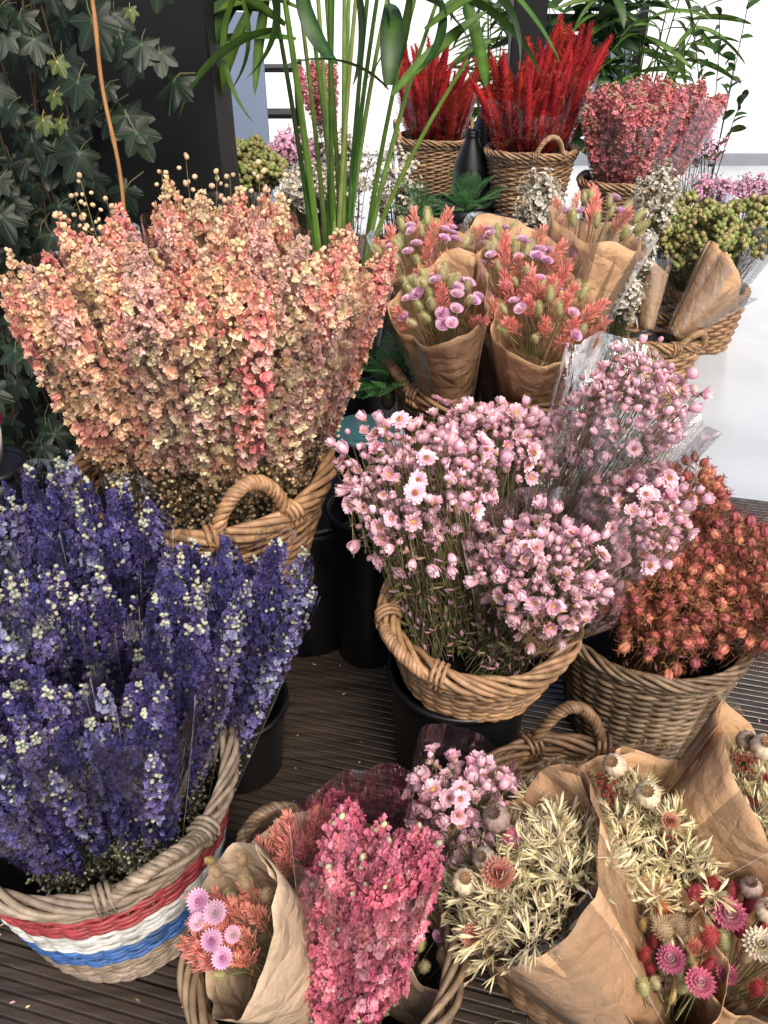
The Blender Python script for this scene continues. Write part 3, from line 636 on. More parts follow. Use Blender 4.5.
# --- ivy
def ivy_leaf(R):
    lob=[(0,1.0),(.9,.78),(-.9,.78),(1.95,.6),(-1.95,.6)]
    def rad(a):
        r=.42
        for (c,l) in lob:
            d=abs((a-c+pi)%(2*pi)-pi); r=max(r,l*max(0,1-(d/.95)**1.35)+.12*(1-min(1,d/.9)))
        if abs(abs(a)-pi)<.35: r=.2
        return r
    an=[]
    for k in range(36): an.append(-pi+2*pi*k/36)
    for c,l in lob: an+= [c-.03*1.0,c,c+.03*1.0]
    an=sorted(set(an)); n=len(an); v=[(0,0,0)]; g=srgb(26,40,27); vein=srgb(84,106,74); c=[vein]
    isv=[any(abs(a-l[0])<.005 for l in lob) for a in an]
    fr=[.15,.45,.8,1.0]
    for f in fr:
        for a,iv in zip(an,isv):
            r=rad(a)*R*f; v.append((r*cos(a),r*sin(a),(-.10 if iv else .0)*R*f*.35 - .12*R*f*f+.02*R*sin(5*a)*f)); c.append(vein*(.95-.45*f) if iv else g*(1+.15*sin(a*3)))
    t=[(0,1+j,1+(j+1)%n) for j in range(n)]
    q=[(1+i*n+j,1+(i+1)*n+j,1+(i+1)*n+(j+1)%n,1+i*n+(j+1)%n) for i in range(len(fr)-1) for j in range(n)]
    mb=MB().raw(v,np.array(c),q,t,smooth=True)
    mb.add(tube([(0,0,0),(-.35*R,0,-.1*R),(-.8*R,.05*R,-.45*R)],.0012,4,srgb(96,92,62)))
    return mb
IVY=[ivy_leaf(.05).mesh('leaf',M_LEAF) for k in range(2)]
for m_ in IVY: pass
ivy=thing('ivy_plant','dark green climbing ivy with pale veined leaves covering the left wall','ivy',(-1.0,2.0,0))
st=MB(); base=np.array([-1.0,2.0,0])
for k in range(16):
    x0=U(-.45,.35); pts=[(x0+.05*sin(3*z+k),.05*sin(2*z+k*2)+.05,z) for z in np.linspace(.05,1.95,24)]; st.add(tube(pts,.0025,4,srgb(84,70,48)))
build('vines',st,M_LEAF,ivy)
cnt=0; leafpix=[]
for k in range(100):
    px=-30+200*((k*.618)%1)+U(-8,8); py=-25+(k%25)*20+U(-10,10)
    if px>140 and py>130: px=U(-20,125)
    if py>210: px=U(-30,80)
    Y=U(1.82,2.02); p=P(px,py,Y); leafpix.append(p)
    nd=np.array([U(-.5,.5),-1.0,U(.1,.9)]); M=axes(nd,U(-.9,.9)+pi*1.0)
    F=axes(nd,0); # make the tip hang down
    z=F[:,2]; tip=np.array([U(-.6,.6),0,-1.]); tip-=z*(tip@z); tip/=np.linalg.norm(tip); y=np.cross(z,tip)
    o=link('leaf',pick(IVY),ivy,loc=np.array(p)-base,rot=Matrix(np.stack([tip,y,z],1).tolist()).to_euler()); s=U(.75,1.4); o.scale=(s,s,U(.4,1.8)*s)
extra=MB(); lt=ivy_leaf(.05).tpl()
for k in range(620):
    x=U(-.75,.3); zz=U(.1,2.0); yy=U(.02,.28)
    if x>.12 and zz<1.1: continue
    nd=np.array([U(-.6,.6),-1.0,U(-.1,.9)]); F=axes(nd,0); z=F[:,2]; tip=np.array([U(-.8,.8),0,-1.]); tip-=z*(tip@z); tip/=np.linalg.norm(tip); y=np.cross(z,tip)
    extra.add(lt,np.stack([tip,y,z],1)*U(.5,1.1),(x,yy,zz),tint=[U(.7,1.15)]*3)
o=build('inner_leaves',extra,M_LEAF,ivy); o['kind']='stuff'
yl=MB()
for (px,py,s) in [(57,62,.55),(54,95,.5),(43,120,.55),(60,122,.45),(130,10,.4)]:
    p=np.array(P(px,py,1.76))-base; nd=np.array([U(-.3,.3),-1,.4]); F=axes(nd,0); z=F[:,2]; tip=np.array([U(-.5,.5),0,-1.]); tip-=z*(tip@z); tip/=np.linalg.norm(tip); y=np.cross(z,tip)
    m1=MB().add(lt,np.stack([tip,y,z],1)*s,(0,0,0),tint=np.array([5.0,3.6,1.6])); o=build('leaf',m1,M_LEAF,ivy,loc=p); o['label']='young yellow-green ivy leaf'
a_=np.array(P(84,-40,1.86))-base; b_=np.array(P(124,210,1.80))-base
cane=thing('bamboo_cane','thin orange bamboo cane standing among the ivy leaves','cane',base+b_)
cb=MB(); pp=[(a_-b_)*t+np.array([.004*sin(9*t),0,0]) for t in np.linspace(-1.9,1,60)]
cb.add(tube(pp,[.0042+(.0012 if i%9==0 else 0) for i in range(60)],8,(.5,.3,.1))); build('pole',cb,M_CANE,cane)

# --- black buckets carrying the raised baskets
bucket('black bucket with a pale worn rim line, right of the peach flower basket',-.235,1.88,.45,.205,.185)
bucket('black bucket hidden under the peach larkspur basket',-.50,1.50,.46,.17,.15)
bucket('black bucket under the basket of pink daisies',P(458,700,1.3).x,1.30,.355,.155,.135)
bucket('black bucket under the basket of coral bouquets',P(492,372,1.92).x,1.94,.535,.19,.16)
bucket('low black bucket in shadow behind the striped basket',-.35,1.33,.22,.12,.1)

# --- baskets in front
c=P(203,472,1.55); H=.25
b_peach=basket('wicker_basket','honey coloured round basket holding the peach and cream larkspur',(c.x,1.55,c.z-H),.275,.2,H,TAN,rows=22,handles=(radians(-58),radians(122)),hw=.082,hh=.125,rimR=.014,rimr=.0075,rimturns=6,hlean=.0)
c=P(92,772,.965); H=.38
RED=srgb(158,36,42); WHI=srgb(205,205,200); BLU=srgb(24,88,160)
b_flag=basket('wicker_basket','grey wicker basket painted with red, white and blue bands',(c.x,.965,.005),.243,.16,H,SILVER,rows=44,stakes=34,handles=(radians(-48),radians(150)),hw=.095,hh=.07,
   bands=[(.68,.86,RED),(.50,.68,WHI),(.31,.50,BLU)],rimR=.013,rimr=.0062,rimturns=6,strands=6,hlean=.3)
c=P(475,612,1.30); H=.16
b_daisy=basket('wicker_basket','brown basket full of pink daisies, stood on a black bucket',(c.x,1.30,c.z-H),.192,.145,H,srgb(166,126,86),rows=17,stakes=28,handles=(radians(215),radians(35)),hw=.09,hh=.03,rimR=.015,rimr=.0065,rimturns=5,strands=6,wav=.008,hlean=.6,tilt=(radians(4),radians(3)))
c=P(650,622,1.495); H=.32
b_nig=basket('wicker_basket','grey brown basket of orange seed pods standing on the decking',(c.x,1.48,.005),.218,.155,H,srgb(140,116,90),rows=30,stakes=30,handles=(radians(160),),hw=.08,hh=.03,rimR=.011,rimr=.0055,hlean=.5)
c=P(492,372,1.92); H=.24
b_coral=basket('wicker_basket','brown basket holding the coral bouquets in kraft paper',(c.x,1.92,c.z-H),.25,.19,H,srgb(156,118,80),rows=20,handles=(radians(20),radians(200)),hw=.08,hh=.07,rimR=.014,rimr=.007,rimturns=5)
c=P(325,955,.69)
b_fl=basket('wicker_basket','grey brown basket at the bottom edge, left of the oat bouquets',(c.x,.69,.005),.205,.15,.33,srgb(142,118,92),rows=30,stakes=28,handles=(radians(118),),hw=.075,hh=.07,rimR=.013,rimr=.0062,rimturns=5)
c=P(590,850,.885)
b_fr=basket('wicker_basket','brown basket with an upright twisted handle holding the oat bouquets',(c.x,.885,.005),.235,.17,.30,srgb(132,100,68),rows=28,stakes=30,handles=(radians(90),),hw=.075,hh=.13,rimR=.014,rimr=.0065,rimturns=5,hlean=-.1)

# --- peach larkspur
g='sleeved bunches of peach larkspur'
bc=np.array([-.405,1.55,P(203,478,1.55).z-.2])
PB=[((36,256,1.42),.085,11,'leftmost peach larkspur bunch, pink low down at its outer edge'),
    ((112,246,1.34),.085,12,'cream and rose larkspur bunch in front, second from the left edge'),
    ((82,210,1.66),.08,10,'peach larkspur bunch behind the two leftmost front bunches'),
    ((188,238,1.30),.085,12,'tall front larkspur bunch left of the cream and coral one'),
    ((188,180,1.70),.085,11,'cream topped larkspur bunch nearest the black pillar'),
    ((264,230,1.32),.085,12,'coral pink larkspur bunch above the twisted basket handle'),
    ((264,186,1.70),.09,11,'pale peach larkspur bunch behind, in front of the palm stems'),
    ((330,246,1.42),.085,11,'cream larkspur bunch above the right end of the basket rim'),
    ((368,230,1.60),.072,10,'rightmost cream larkspur bunch, beside the coral bouquets')]
for (px,py,Y),r,n,lab in PB:
    t=np.array(P(px,py,Y)); b=bc+(t-bc)*np.array([.39,.39,0]); b[2]=bc[2]+.02
    spikes_bunch(lab,b,t,r,n,PE,.66,g,rb=.028,film=.84,lenj=.09)
# wispy stalks that stand above the bunches
WS=[spike(.7,None,.02,.011,[CREAM,PEACH],(1,1),CREAM2,1.0,16,.80,lowpods=6).mesh('seed_stalk',M_PETAL) for k in range(3)]
tops=[o_ for o_ in COL.objects if o_.name.startswith('larkspur_bunch')]
for k,(px,py,Y,i_) in enumerate([(62,178,1.62,2),(82,192,1.64,2),(182,152,1.66,4),(152,170,1.68,4),(262,160,1.68,6),(214,168,1.64,4),(300,176,1.66,6),(110,196,1.62,2),(236,172,1.66,6)]):
    pr=tops[i_]; b0=np.array(pr.location); d=np.array(P(px,py,Y))-b0; o_=link('seed_stalk',pick(WS),pr,loc=(0,0,0),rot=rot_to(d)); o_.scale=(1,1,np.linalg.norm(d)/.7)
# --- blue larkspur
g='sleeved bunches of blue larkspur'
bc=np.array([P(95,765,.975).x,.975,.10])
BB=[((30,466,1.32),.09,17,'blue larkspur bunch at the back left, near the ivy','b'),
    ((112,492,1.22),.09,18,'tall indigo larkspur bunch at the back, below the peach basket rim','b'),
    ((196,545,1.13),.085,17,'blue and white larkspur bunch in front of the peach basket handle','b'),
    ((272,545,1.20),.095,19,'rightmost blue larkspur bunch, its clear sleeve leaning over the dark floor','b'),
    ((72,575,1.04),.085,16,'indigo larkspur bunch in the middle, behind the short sleeved one','b'),
    ((176,605,1.00),.085,15,'violet larkspur bunch behind the short sleeved bunch, right side','b'),
    ((6,590,.98),.085,16,'blue larkspur bunch cut by the left edge of the photo','b'),
    ((18,680,.84),.085,16,'low blue larkspur bunch at the left edge with pale green pods below','f'),
    ((62,716,.83),.066,13,'blue larkspur bunch low in front, between the left edge and the short sleeved one','f'),
    ((-10,760,.80),.07,13,'lowest blue larkspur bunch in the left corner of its basket','f'),
    ((-40,640,.90),.08,13,'blue larkspur bunch mostly outside the left edge of the photo','b'),
    ((138,690,.84),.066,14,'short blue larkspur bunch with white buds in front of the others','f')]
for (px,py,Y),r,n,lab,_k in BB:
    t=np.array(P(px,py,Y)); b=bc+(t-bc)*np.array([.5,.5,0]); b[2]=bc[2]+(.06 if _k=='f' else 0); rr_=np.hypot(*(b-bc)[:2]); b[:2]=bc[:2]+(b-bc)[:2]*min(1,.15/rr_)
    spikes_bunch(lab,b,t,r,n,BL,.6,g,rb=.03,film=.86 if _k=='b' else .95,filmr=1.2)

# --- pink daisies
g='bunches of pink paper daisies'
SMF=[daisy(.0145,DPc,DPo,YEL*.8,.6,n=11,layers=1).tpl(),closed_daisy(.0125,DPc,DPo).tpl(),closed_daisy(.0135,DPc*.96,DPo).tpl(),daisy(.0155,DPc*.95,DPo*.97,YEL*.8,.45,n=12,layers=1).tpl()]
bc=np.array([P(473,607,1.3).x,1.30,P(473,607,1.3).z-.10])
sm=daisy(.0135,DPc*.95,DPo*.95,YEL*.8,.6,n=10,layers=1).tpl()
def dz(a,b_,c_,s=1.0): return [('flower_head',DA,a,s*1.22),('flower_head',DC,b_,s*1.28),('flower_bud',DB,c_,s*1.35)]
def B2(dx,dy,dz_=0): return bc+np.array([dx,dy,dz_])
dome_bunch('large pink daisy bunch at the left, drooping over the black bucket',B2(-.05,.0),P(416,490,1.35),(.17,.16,.17),dz(46,54,22,1.0),g,filler=(SMF,330),hemi=-.8,litter=900,bj=.055)
dome_bunch('pink daisy bunch at the back, just in front of the coral bouquet basket',B2(.0,.08),P(496,446,1.50),(.145,.13,.105),dz(40,56,22,.95),g,filler=(SMF,200),hemi=-.55)
dome_bunch('front pink daisy bunch in clear film leaning right over the basket rim',B2(.05,-.05),P(543,578,1.19),(.125,.12,.13),dz(52,48,20,.95),g,film=.145,filler=(SMF,240),hemi=-.85,litter=800,bj=.05)
dome_bunch('tall sleeved pink daisy bunch rising to the upper right',B2(.09,.06),P(622,420,1.46),(.125,.11,.16),dz(50,50,24,.95),g,film=.155,filler=(SMF,240),hemi=-.9,filmcov=1.0)
dome_bunch('pink daisy bunch reaching right over the orange seed pods',B2(.09,.0),P(630,520,1.34),(.11,.10,.13),dz(48,46,18,.92),g,film=.125,filler=(SMF,200),hemi=-.8)

# --- nigella
g='bunches of orange seed pods'
cc=P(650,622,1.495); bc=np.array([cc.x,1.50,.12])
it=[('seed_pod',NI,100,1.12)]
smn=MB()
for k in range(10):
    a=U(0,6.28); smn.add(tube([(0,0,0),(.01*cos(a),.01*sin(a),.006),(.018*cos(a+.6),.018*sin(a+.6),U(-.006,.012))],.0006,3,srgb(190,120,66)))
smn=[smn.tpl()]*3+[nigella(.0115,srgb(140,56,40),srgb(190,92,64),srgb(190,124,72)).tpl()]
dome_bunch('orange seed pod bunch on the left, partly behind the pink daisies',bc+np.array([-.03,0,0]),P(670,598,1.42),(.145,.14,.13),it,g,name='seed_pod_bunch',stems=srgb(160,110,66),filler=(smn,560),hemi=-.6,face=.2)
dome_bunch('orange seed pod bunch leaning over the right edge of the photo',bc+np.array([.05,.0,0]),P(745,588,1.42),(.16,.14,.15),it,g,name='seed_pod_bunch',stems=srgb(160,110,66),filler=(smn,560),hemi=-.6,face=.2,film=.15,litc=srgb(190,100,60))
dome_bunch('small group of red seed pods standing up behind the pink daisies',bc+np.array([.02,.08,0]),P(690,505,1.58),(.09,.09,.10),[('seed_pod',NI,34,1.2)],g,name='seed_pod_bunch',stems=srgb(160,110,66),filler=(smn,130),hemi=-.3,face=.2)

# --- coral bouquets
g='coral bouquets in kraft paper'
cc=P(492,372,1.92); bc=np.array([cc.x,1.92,cc.z-.15])
def coral(nc,np_,nm,s=1.0): return [('grass_head',CO,nc,s*.85,-.022),('seed_head',PH,int(np_*1.3),s*1.15,.006),('flower_head',MAU,int(nm*1.3),s*1.1,.022)]
CB=[((440,312,1.70),.100,(7,16,14),.16,(.5,.8,.3),'coral bouquet at the front left of its basket, kraft paper folded back',(-.10,-.08)),
    ((543,326,1.70),.115,(17,9,5),.05,(.3,.9,.1),'front coral bouquet with its wide straight paper cone facing the viewer',(.07,-.08)),
    ((520,280,1.86),.11,(11,10,13),.14,(.1,.9,.2),'middle coral bouquet behind the straight paper cone',(.02,.02)),
    ((425,262,1.98),.12,(10,13,13),.1,(-.2,.9,.2),'coral bouquet at the back left, beside the palm stems',(-.12,.06)),
    ((497,262,2.08),.10,(4,6,10),.26,(.1,.9,.3),'back coral bouquet with a pointed paper corner standing up',(.0,.1)),
    ((598,236,2.0),.115,(5,10,4),.05,(-.6,.6,.2),'tall coral bouquet at the right, mostly bare paper cone under clear film',(.14,.06))]
for (px,py,Y),r,(a,b_,c_),fl,fd,lab,(ox,oy) in CB:
    paper_bouquet(lab,bc+np.array([ox,oy,0]),P(px,py,Y),r,coral(a,b_,c_,1.05),g,flap=fl,flapdir=fd,mat=M_KRAFT,dome=.5,dip=.0,fill=.88,shift=(0,.1),pw=.98,splay=.8)

# --- front left basket: mauve/coral bouquet, pink larkspur, paper behind, daisies
g='bouquets in the front left basket'
cc=P(325,955,.69); bc=np.array([cc.x,.70,.05])
paper_bouquet('coral and mauve bouquet in pale paper at the lower left, turned to the camera',bc+np.array([.03,.02,0]),P(240,940,.66),.098,
   [('grass_head',CO,20,.8,-.035),('seed_head',PH,3,.9,-.01)],g,mat=M_KRAFT2,flap=.32,flapdir=(1,.5,.3),dome=.3,film=False,fill=.55,shift=(-.18,.1),
   feat=[('flower_head',MAU[0],1.25,-0.34,0.37,.02),('flower_head',MAU[1],1.35,0.09,0.07,.03),('flower_head',MAU[1],1.07,-0.26,0.02,.02),('flower_head',MAU[0],1.11,-0.06,-0.23,.01),('flower_head',MAU[1],0.97,0.29,-0.18,.01),('flower_head',MAU[0],1.07,0.09,-0.43,.0),
         ('bunny_tail',BT,0.92,0.44,0.47,.02),('bunny_tail',BT,0.97,0.24,0.92,.02),('bunny_tail',BT,0.87,-0.11,0.77,.02),('bunny_tail',BT,0.87,0.64,0.37,.0),('wheat_ear',WHT,0.97,-0.41,1.12,.0),('flower_head',MAU[0],0.97,0.24,1.17,.0)])
spikes_bunch('bright pink larkspur bunch in clear film at the bottom centre',bc+np.array([.01,-.09,.03]),P(370,845,.72),.092,34,PF,.36,g,rb=.02,film=.98,filmr=1.15,lenj=.3,sc=1.0)
paper_bouquet('coral bouquet in pale paper behind the bright pink larkspur',bc+np.array([0,.06,0]),P(306,862,.80),.08,
   [('grass_head',CO,16,.9,-.02),('flower_head',MAU,2,.9,-.01)],g,mat=M_KRAFT2,flap=.1,flapdir=(-.5,.9,.2),dome=.2,fill=.75)
dome_bunch('small round pink daisy bunch at the bottom, left of the oat bouquets',bc+np.array([.13,.12,.05]),P(460,808,.88),(.095,.09,.09),dz(34,34,16,.92),'bunches of pink paper daisies',filler=(SMF,60),hemi=-.5,film=.10)
paper_bouquet('grass bouquet in pale paper low between pink larkspur and the oats',bc+np.array([.12,.0,0]),P(436,930,.74),.085,
   [('bunny_tail',[BT],9,1.0,-.02),('seed_head',PH,5,1.0,-.02),('flower_head',MAU,4,.9,-.01)],g,mat=M_KRAFT2,flap=.5,flapdir=(-.1,.9,.2),dome=.1,film=False)

# --- oat bouquets
g='oat bouquets in kraft paper'
cc=P(590,850,.885); bc=np.array([cc.x,.885,.05])
def oats(n,extra): return [('oat_head',OA,n,1.0,-.055)]+extra
paper_bouquet('large oat and poppy head bouquet in front, its paper sloping down right',bc+np.array([.10,-.26,.05]),P(535,886,.735),.132,
   oats(42,[]),g,flap=.20,flapdir=(.75,.75,.2),dome=.3,fill=.84,film=True,dip=.0,shift=(-.12,.05),
   feat=[('poppy_head',PO[0],1.05,-.62,-.15,.03),('poppy_head',PO[1],1.25,.0,.42,.03),('poppy_head',PO[1],1.0,-.25,-.1,.03),('flower_head',STRO,1.35,-.15,-.42,.03),('flower_head',STRO,.95,-.75,-.6,.01),('flower_head',STRP,.9,.1,.12,.01),('flower_head',STRO,.9,-.35,.15,.01)])
paper_bouquet('oat bouquet with two pale poppy heads and red berries, behind the large one',bc+np.array([.06,-.04,.05]),P(642,842,.83),.128,
   oats(30,[('berry_cluster',[RB],3,1.0,.0)]),g,flap=.2,flapdir=(.1,.9,.2),dome=.25,fill=.72,dip=.0,shift=(.0,-.12),
   feat=[('poppy_head',PO[0],1.1,-.25,.75,.03),('poppy_head',PO[0],1.15,-.02,.2,.03),('berry_cluster',RB,1.3,-.6,.62,.0),('berry_cluster',RB,1.3,-.42,.6,.0),('berry_cluster',RB,1.2,-.5,.4,.0),('flower_head',STRO,.8,.2,-.1,.02)])
paper_bouquet('oat bouquet at the right edge lying in a long brown paper cone',bc+np.array([.07,-.02,.08]),P(752,806,.88),.13,
   oats(34,[('berry_cluster',[RB],2,1.0,.0)]),g,flap=.26,flapdir=(-.9,.5,.3),dome=.25,fill=.66,r0=.04,dip=.03,shift=(.28,-.05),splay=.3,
   feat=[('poppy_head',PO[0],1.2,-.35,.25,.03),('poppy_head',PO[1],1.0,-.4,.5,.02),('bunny_tail',BTR,.8,-.35,-.1,.01),('berry_cluster',RB,1.0,-.55,.1,.01)])
g='small bright bouquets in kraft paper'
paper_bouquet('small bouquet with an orange tuft and magenta strawflowers by the oats',bc+np.array([.10,-.26,.05]),P(664,972,.65),.085,
   [('seed_head',PH,9,1.1,-.01),('bunny_tail',[BTR2],5,.9,-.01),('bunny_tail',[BT],4,1.0,-.01),('wheat_ear',[WHT],3,.8,-.02)],g,flap=.35,flapdir=(-.1,.9,.2),dome=.3,film=False,fill=.65,
   feat=[('wheat_ear',WHT,1.01,-.55,.5,.0),('wheat_ear',WHT,1.01,-.25,.45,.0),('bunny_tail',BTO,1.36,.15,.75,.01),('bunny_tail',BTR,1.19,.75,.0,.02),('bunny_tail',BT,1.43,.15,.2,.01),('bunny_tail',BT,1.31,.45,.35,.0),('flower_head',STRP,1.19,.05,-.35,.02),('flower_head',STRP,1.19,.4,-.7,.02),('bunny_tail',BTR2,0.95,-.4,-.1,.0)])
paper_bouquet('crimson and white bouquet in the bottom right corner with strawflowers',bc+np.array([.16,-.22,.05]),P(748,948,.69),.108,
   [('bunny_tail',[BTR2],9,1.2,.0),('seed_head',PH,8,1.1,-.01),('grass_head',CO,5,.7,-.03),('bunny_tail',[BT],5,1.0,-.01),('flower_head',[STRP],3,.9,-.01)],g,flap=.3,flapdir=(.1,.9,.2),dome=.25,film=True,fill=.82,
   feat=[('bunny_tail',BTR2,1.43,-.55,.6,.02),('flower_head',STRP,1.43,-.55,.0,.02),('poppy_head',PO[1],1.01,-.05,.45,.02),('poppy_head',PO[0],1.01,.0,.05,.02),('flower_head',STRW,1.43,-.25,-.45,.02),('flower_head',STRP,1.07,.25,-.75,.01),('bunny_tail',BTR2,1.31,.35,.25,.02),('bunny_tail',BTR2,1.31,.6,.1,.02),('wheat_ear',WHT,0.95,.5,-.4,.0),('bunny_tail',BT,1.31,.5,-.7,.01),('bunny_tail',BTR,1.31,-.8,.5,.0)])

# --- small baskets and bunches on the pale floor at the right
c=P(657,322,3.55)
b_s1=basket('wicker_basket','small brown basket with a looped handle on the pale floor, nearer one',(c.x,3.55,-.025),.205,.15,.30,srgb(176,134,88),rows=14,stakes=22,handles=(radians(-60),radians(120)),hw=.08,hh=.09,rimR=.015,rimr=.0075,detail=.7)
c2=P(706,292,4.2)
b_s2=basket('wicker_basket','brown basket on the pale floor below the green seed heads',(c2.x,4.2,-.025),.20,.15,.30,srgb(160,120,80),rows=14,stakes=22,handles=(radians(170),),hw=.07,hh=.06,rimR=.013,rimr=.0065,detail=.7)
for (bx,by,bz,tx,ty,lab,pxs) in []: pass
def rolled(label, base, mouth, r, group):
    base=np.array(base); root=thing('paper_cone',label,'paper wrap',base,group)
    w_=sheet(base,np.array(mouth),.03,r,M_KRAFT,'paper_wrap',root,base,cover=1.0,flap=.3,flapdir=(-.5,.5,.5),folds=.05,overlap=.08,dip=.1); w_.modifiers.new('t','SOLIDIFY').thickness=.0008
    sheet(base,np.array(mouth),.04,r*1.1,M_FILM,'cellophane_sleeve',root,base,cover=1.06,flap=.2,flapdir=(.5,.5,.5),folds=.08)
    st=MB(); 
    for k in range(20):
        a,q=jit(r*.6); F=axes(np.array(mouth)-base); e=np.array(mouth)-base+(F[:,0]*cos(a)+F[:,1]*sin(a))*q-(np.array(mouth)-base)*.15; st.add(tube([(0,0,0),e*.5,e],.002,4,vary(STEM,.2)))
    build('stems',st,M_PETAL,root)
g='brown paper cones on the pale floor'
rolled('narrow upright brown paper cone in the nearer small basket',P(646,330,3.5),P(652,268,3.6),.075,g)
rolled('wide brown paper cone leaning right out of the nearer small basket',P(672,338,3.5),P(722,282,3.62),.13,g)
g='bunches of green seed heads'
cb=np.array([c2.x,4.2,.1])
for (px,py,Y,r,lab) in [(662,228,4.2,.19,'green seed head bunch on the left, beside the white blossoms'),(702,238,4.05,.19,'middle green seed head bunch above the brown paper cone'),(750,230,4.25,.19,'green seed head bunch reaching the right edge of the photo')]:
    dome_bunch(lab,cb+np.array([(px-703)*.0012,0,0]),P(px,py,Y),(r,r,r*.75),[('seed_cluster',GP,60,1.3)],g,name='seed_head_bunch',stems=STEMG,hemi=-.6,face=.2,stemr=.0015,film=(.19 if px>740 else None),filler=(sm,0))
g='bunches of lilac pink blossom'
for (px,py,Y,r,lab) in [(628,205,4.6,.10,'lilac pink blossom bunch behind the white blossoms'),(690,150,4.9,.16,'lilac pink blossom bunch below the big pink larkspur'),(712,195,4.7,.12,'lilac pink blossom bunch behind the middle green seed heads'),(752,195,4.7,.13,'lilac pink blossom bunch at the right edge behind the seed heads')]:
    dome_bunch(lab,np.array([P(px,py,Y).x-.05,4.6,.1]),P(px,py,Y),(r,r,r*.8),[('blossom_cluster',PT,26,1.2)],g,name='blossom_bunch',stems=STEMG,hemi=-.5,face=.2,stemr=.0015)
bucket('tall black bucket behind the green seed heads holding lilac blossom',P(705,200,4.75).x,4.8,.4,.2)
g='bunches of white blossom'
for (px,py,Y,r,lab) in [(655,200,3.5,.11,'tall white blossom bunch right of the tallest kraft cone'),(632,255,3.3,.11,'white blossom bunch directly above the narrow paper cone'),(622,300,3.1,.085,'low cream blossom bunch beside the nearer small basket'),(540,205,2.9,.08,'white blossom bunch between the kraft paper corners, below the red plumes'),(395,190,3.2,.12,'white blossom bunch right of the palm stems'),(345,175,3.4,.12,'white blossom bunch behind the palm stems')]:
    dome_bunch(lab,np.array([P(px,py,Y).x,Y+.05,max(.1,P(px,py,Y).z-.5)]),P(px,py,Y),(r*.8,r*.8,r*1.3),[('blossom_cluster',WH,24,1.1)],g,name='blossom_bunch',stems=STEMG,hemi=-.6,face=.2,stemr=.0015)
bucket('black bucket holding white blossom behind the coral bouquets',P(630,270,3.3).x-.05,3.4,.22,.15)
bucket('black bucket between the palm and the far red plume basket',P(375,190,3.3).x,3.35,.72,.2)
bucket('black bucket below the nearer red plume basket, in front of it',P(540,205,2.9).x,2.98,.75,.13)

# --- red plumes and pink larkspur on tall black buckets
def back_basket(px,py,Y,lab,blab,R=.2,H=.26,handles=(radians(-75),radians(105)),hh=.1,rz=0):
    c=P(px,py,Y); z=c.z-H
    bucket(blab,c.x,Y,z,.21,.19)
    basket('wicker_basket',lab,(c.x,Y,z+.002),R,R*.74,H,srgb(170,132,92),rows=24,stakes=26,handles=handles,hw=.07,hh=hh,rimR=.012,rimr=.006,detail=.6,hlean=.05)
    return c,z
c,z=back_basket(531,152,4.0,'brown basket with a tall front handle holding the nearer red plumes','tall black bucket under the nearer red plume basket')
g='bunches of red plumes'
for (px,py,dy,r,n,lab) in [(508,70,-.02,.13,24,'left bunch of crimson plumes in the nearer red basket'),(572,45,.05,.15,30,'tall right bunch of scarlet plumes in the nearer red basket'),(545,85,-.12,.12,20,'low front bunch of red plumes in the nearer red basket')]:
    t=P(px,py-14,4.0+dy); spikes_bunch(lab,(c.x+(t.x-c.x)*.3,4.0,z+.05),t,r,n,RP,.56,g,name='plume_bunch',part='plume',rb=.03,film=.75,lenj=.25,sc=1.25)
c,z=back_basket(433,140,4.9,'brown basket with a side handle holding the far red plumes','tall black bucket under the far red plume basket',R=.205,H=.27,handles=(radians(190),radians(10)),hh=.11)
for (px,py,dy,r,n,lab) in [(418,40,0,.15,26,'left bunch of dark red plumes behind the palm'),(455,60,0,.15,26,'right bunch of dark red plumes in the far basket')]:
    t=P(px,py,4.9+dy); spikes_bunch(lab,(c.x+(t.x-c.x)*.3,4.9,z+.05),t,r,n,RP,.56,g,name='plume_bunch',part='plume',rb=.03,film=.75,lenj=.25,sc=1.25)
c,z=back_basket(622,182,3.95,'brown basket of rose pink larkspur at the top right','tall black bucket under the rose pink larkspur basket',R=.19,H=.2,handles=())
g='bunches of rose pink larkspur'
for (px,py,Y,r,n,lab) in [(610,85,3.9,.12,14,'left rose pink larkspur bunch beside the scarlet plumes'),(665,78,4.0,.13,16,'middle rose pink larkspur bunch at the top right'),(712,85,4.1,.11,14,'right rose pink larkspur bunch leaning out in clear film'),(640,95,3.75,.10,12,'front rose pink larkspur bunch above its basket rim')]:
    t=P(px,py,Y); spikes_bunch(lab,(c.x+(t.x-c.x)*.3,3.95,z+.05),t,r,n,PK,.6,g,rb=.03,film=.85,sc=1.25)
t=P(318,60,5.2); spikes_bunch('pink larkspur bunch seen between the palm stems',P(326,150,5.2),t,.12,12,PK,.6,g,rb=.03,film_on=False,sc=1.2)
bucket('black bucket under the pink larkspur behind the palm',P(326,150,5.2).x,5.2,max(.3,P(326,150,5.2).z+.02),.16)

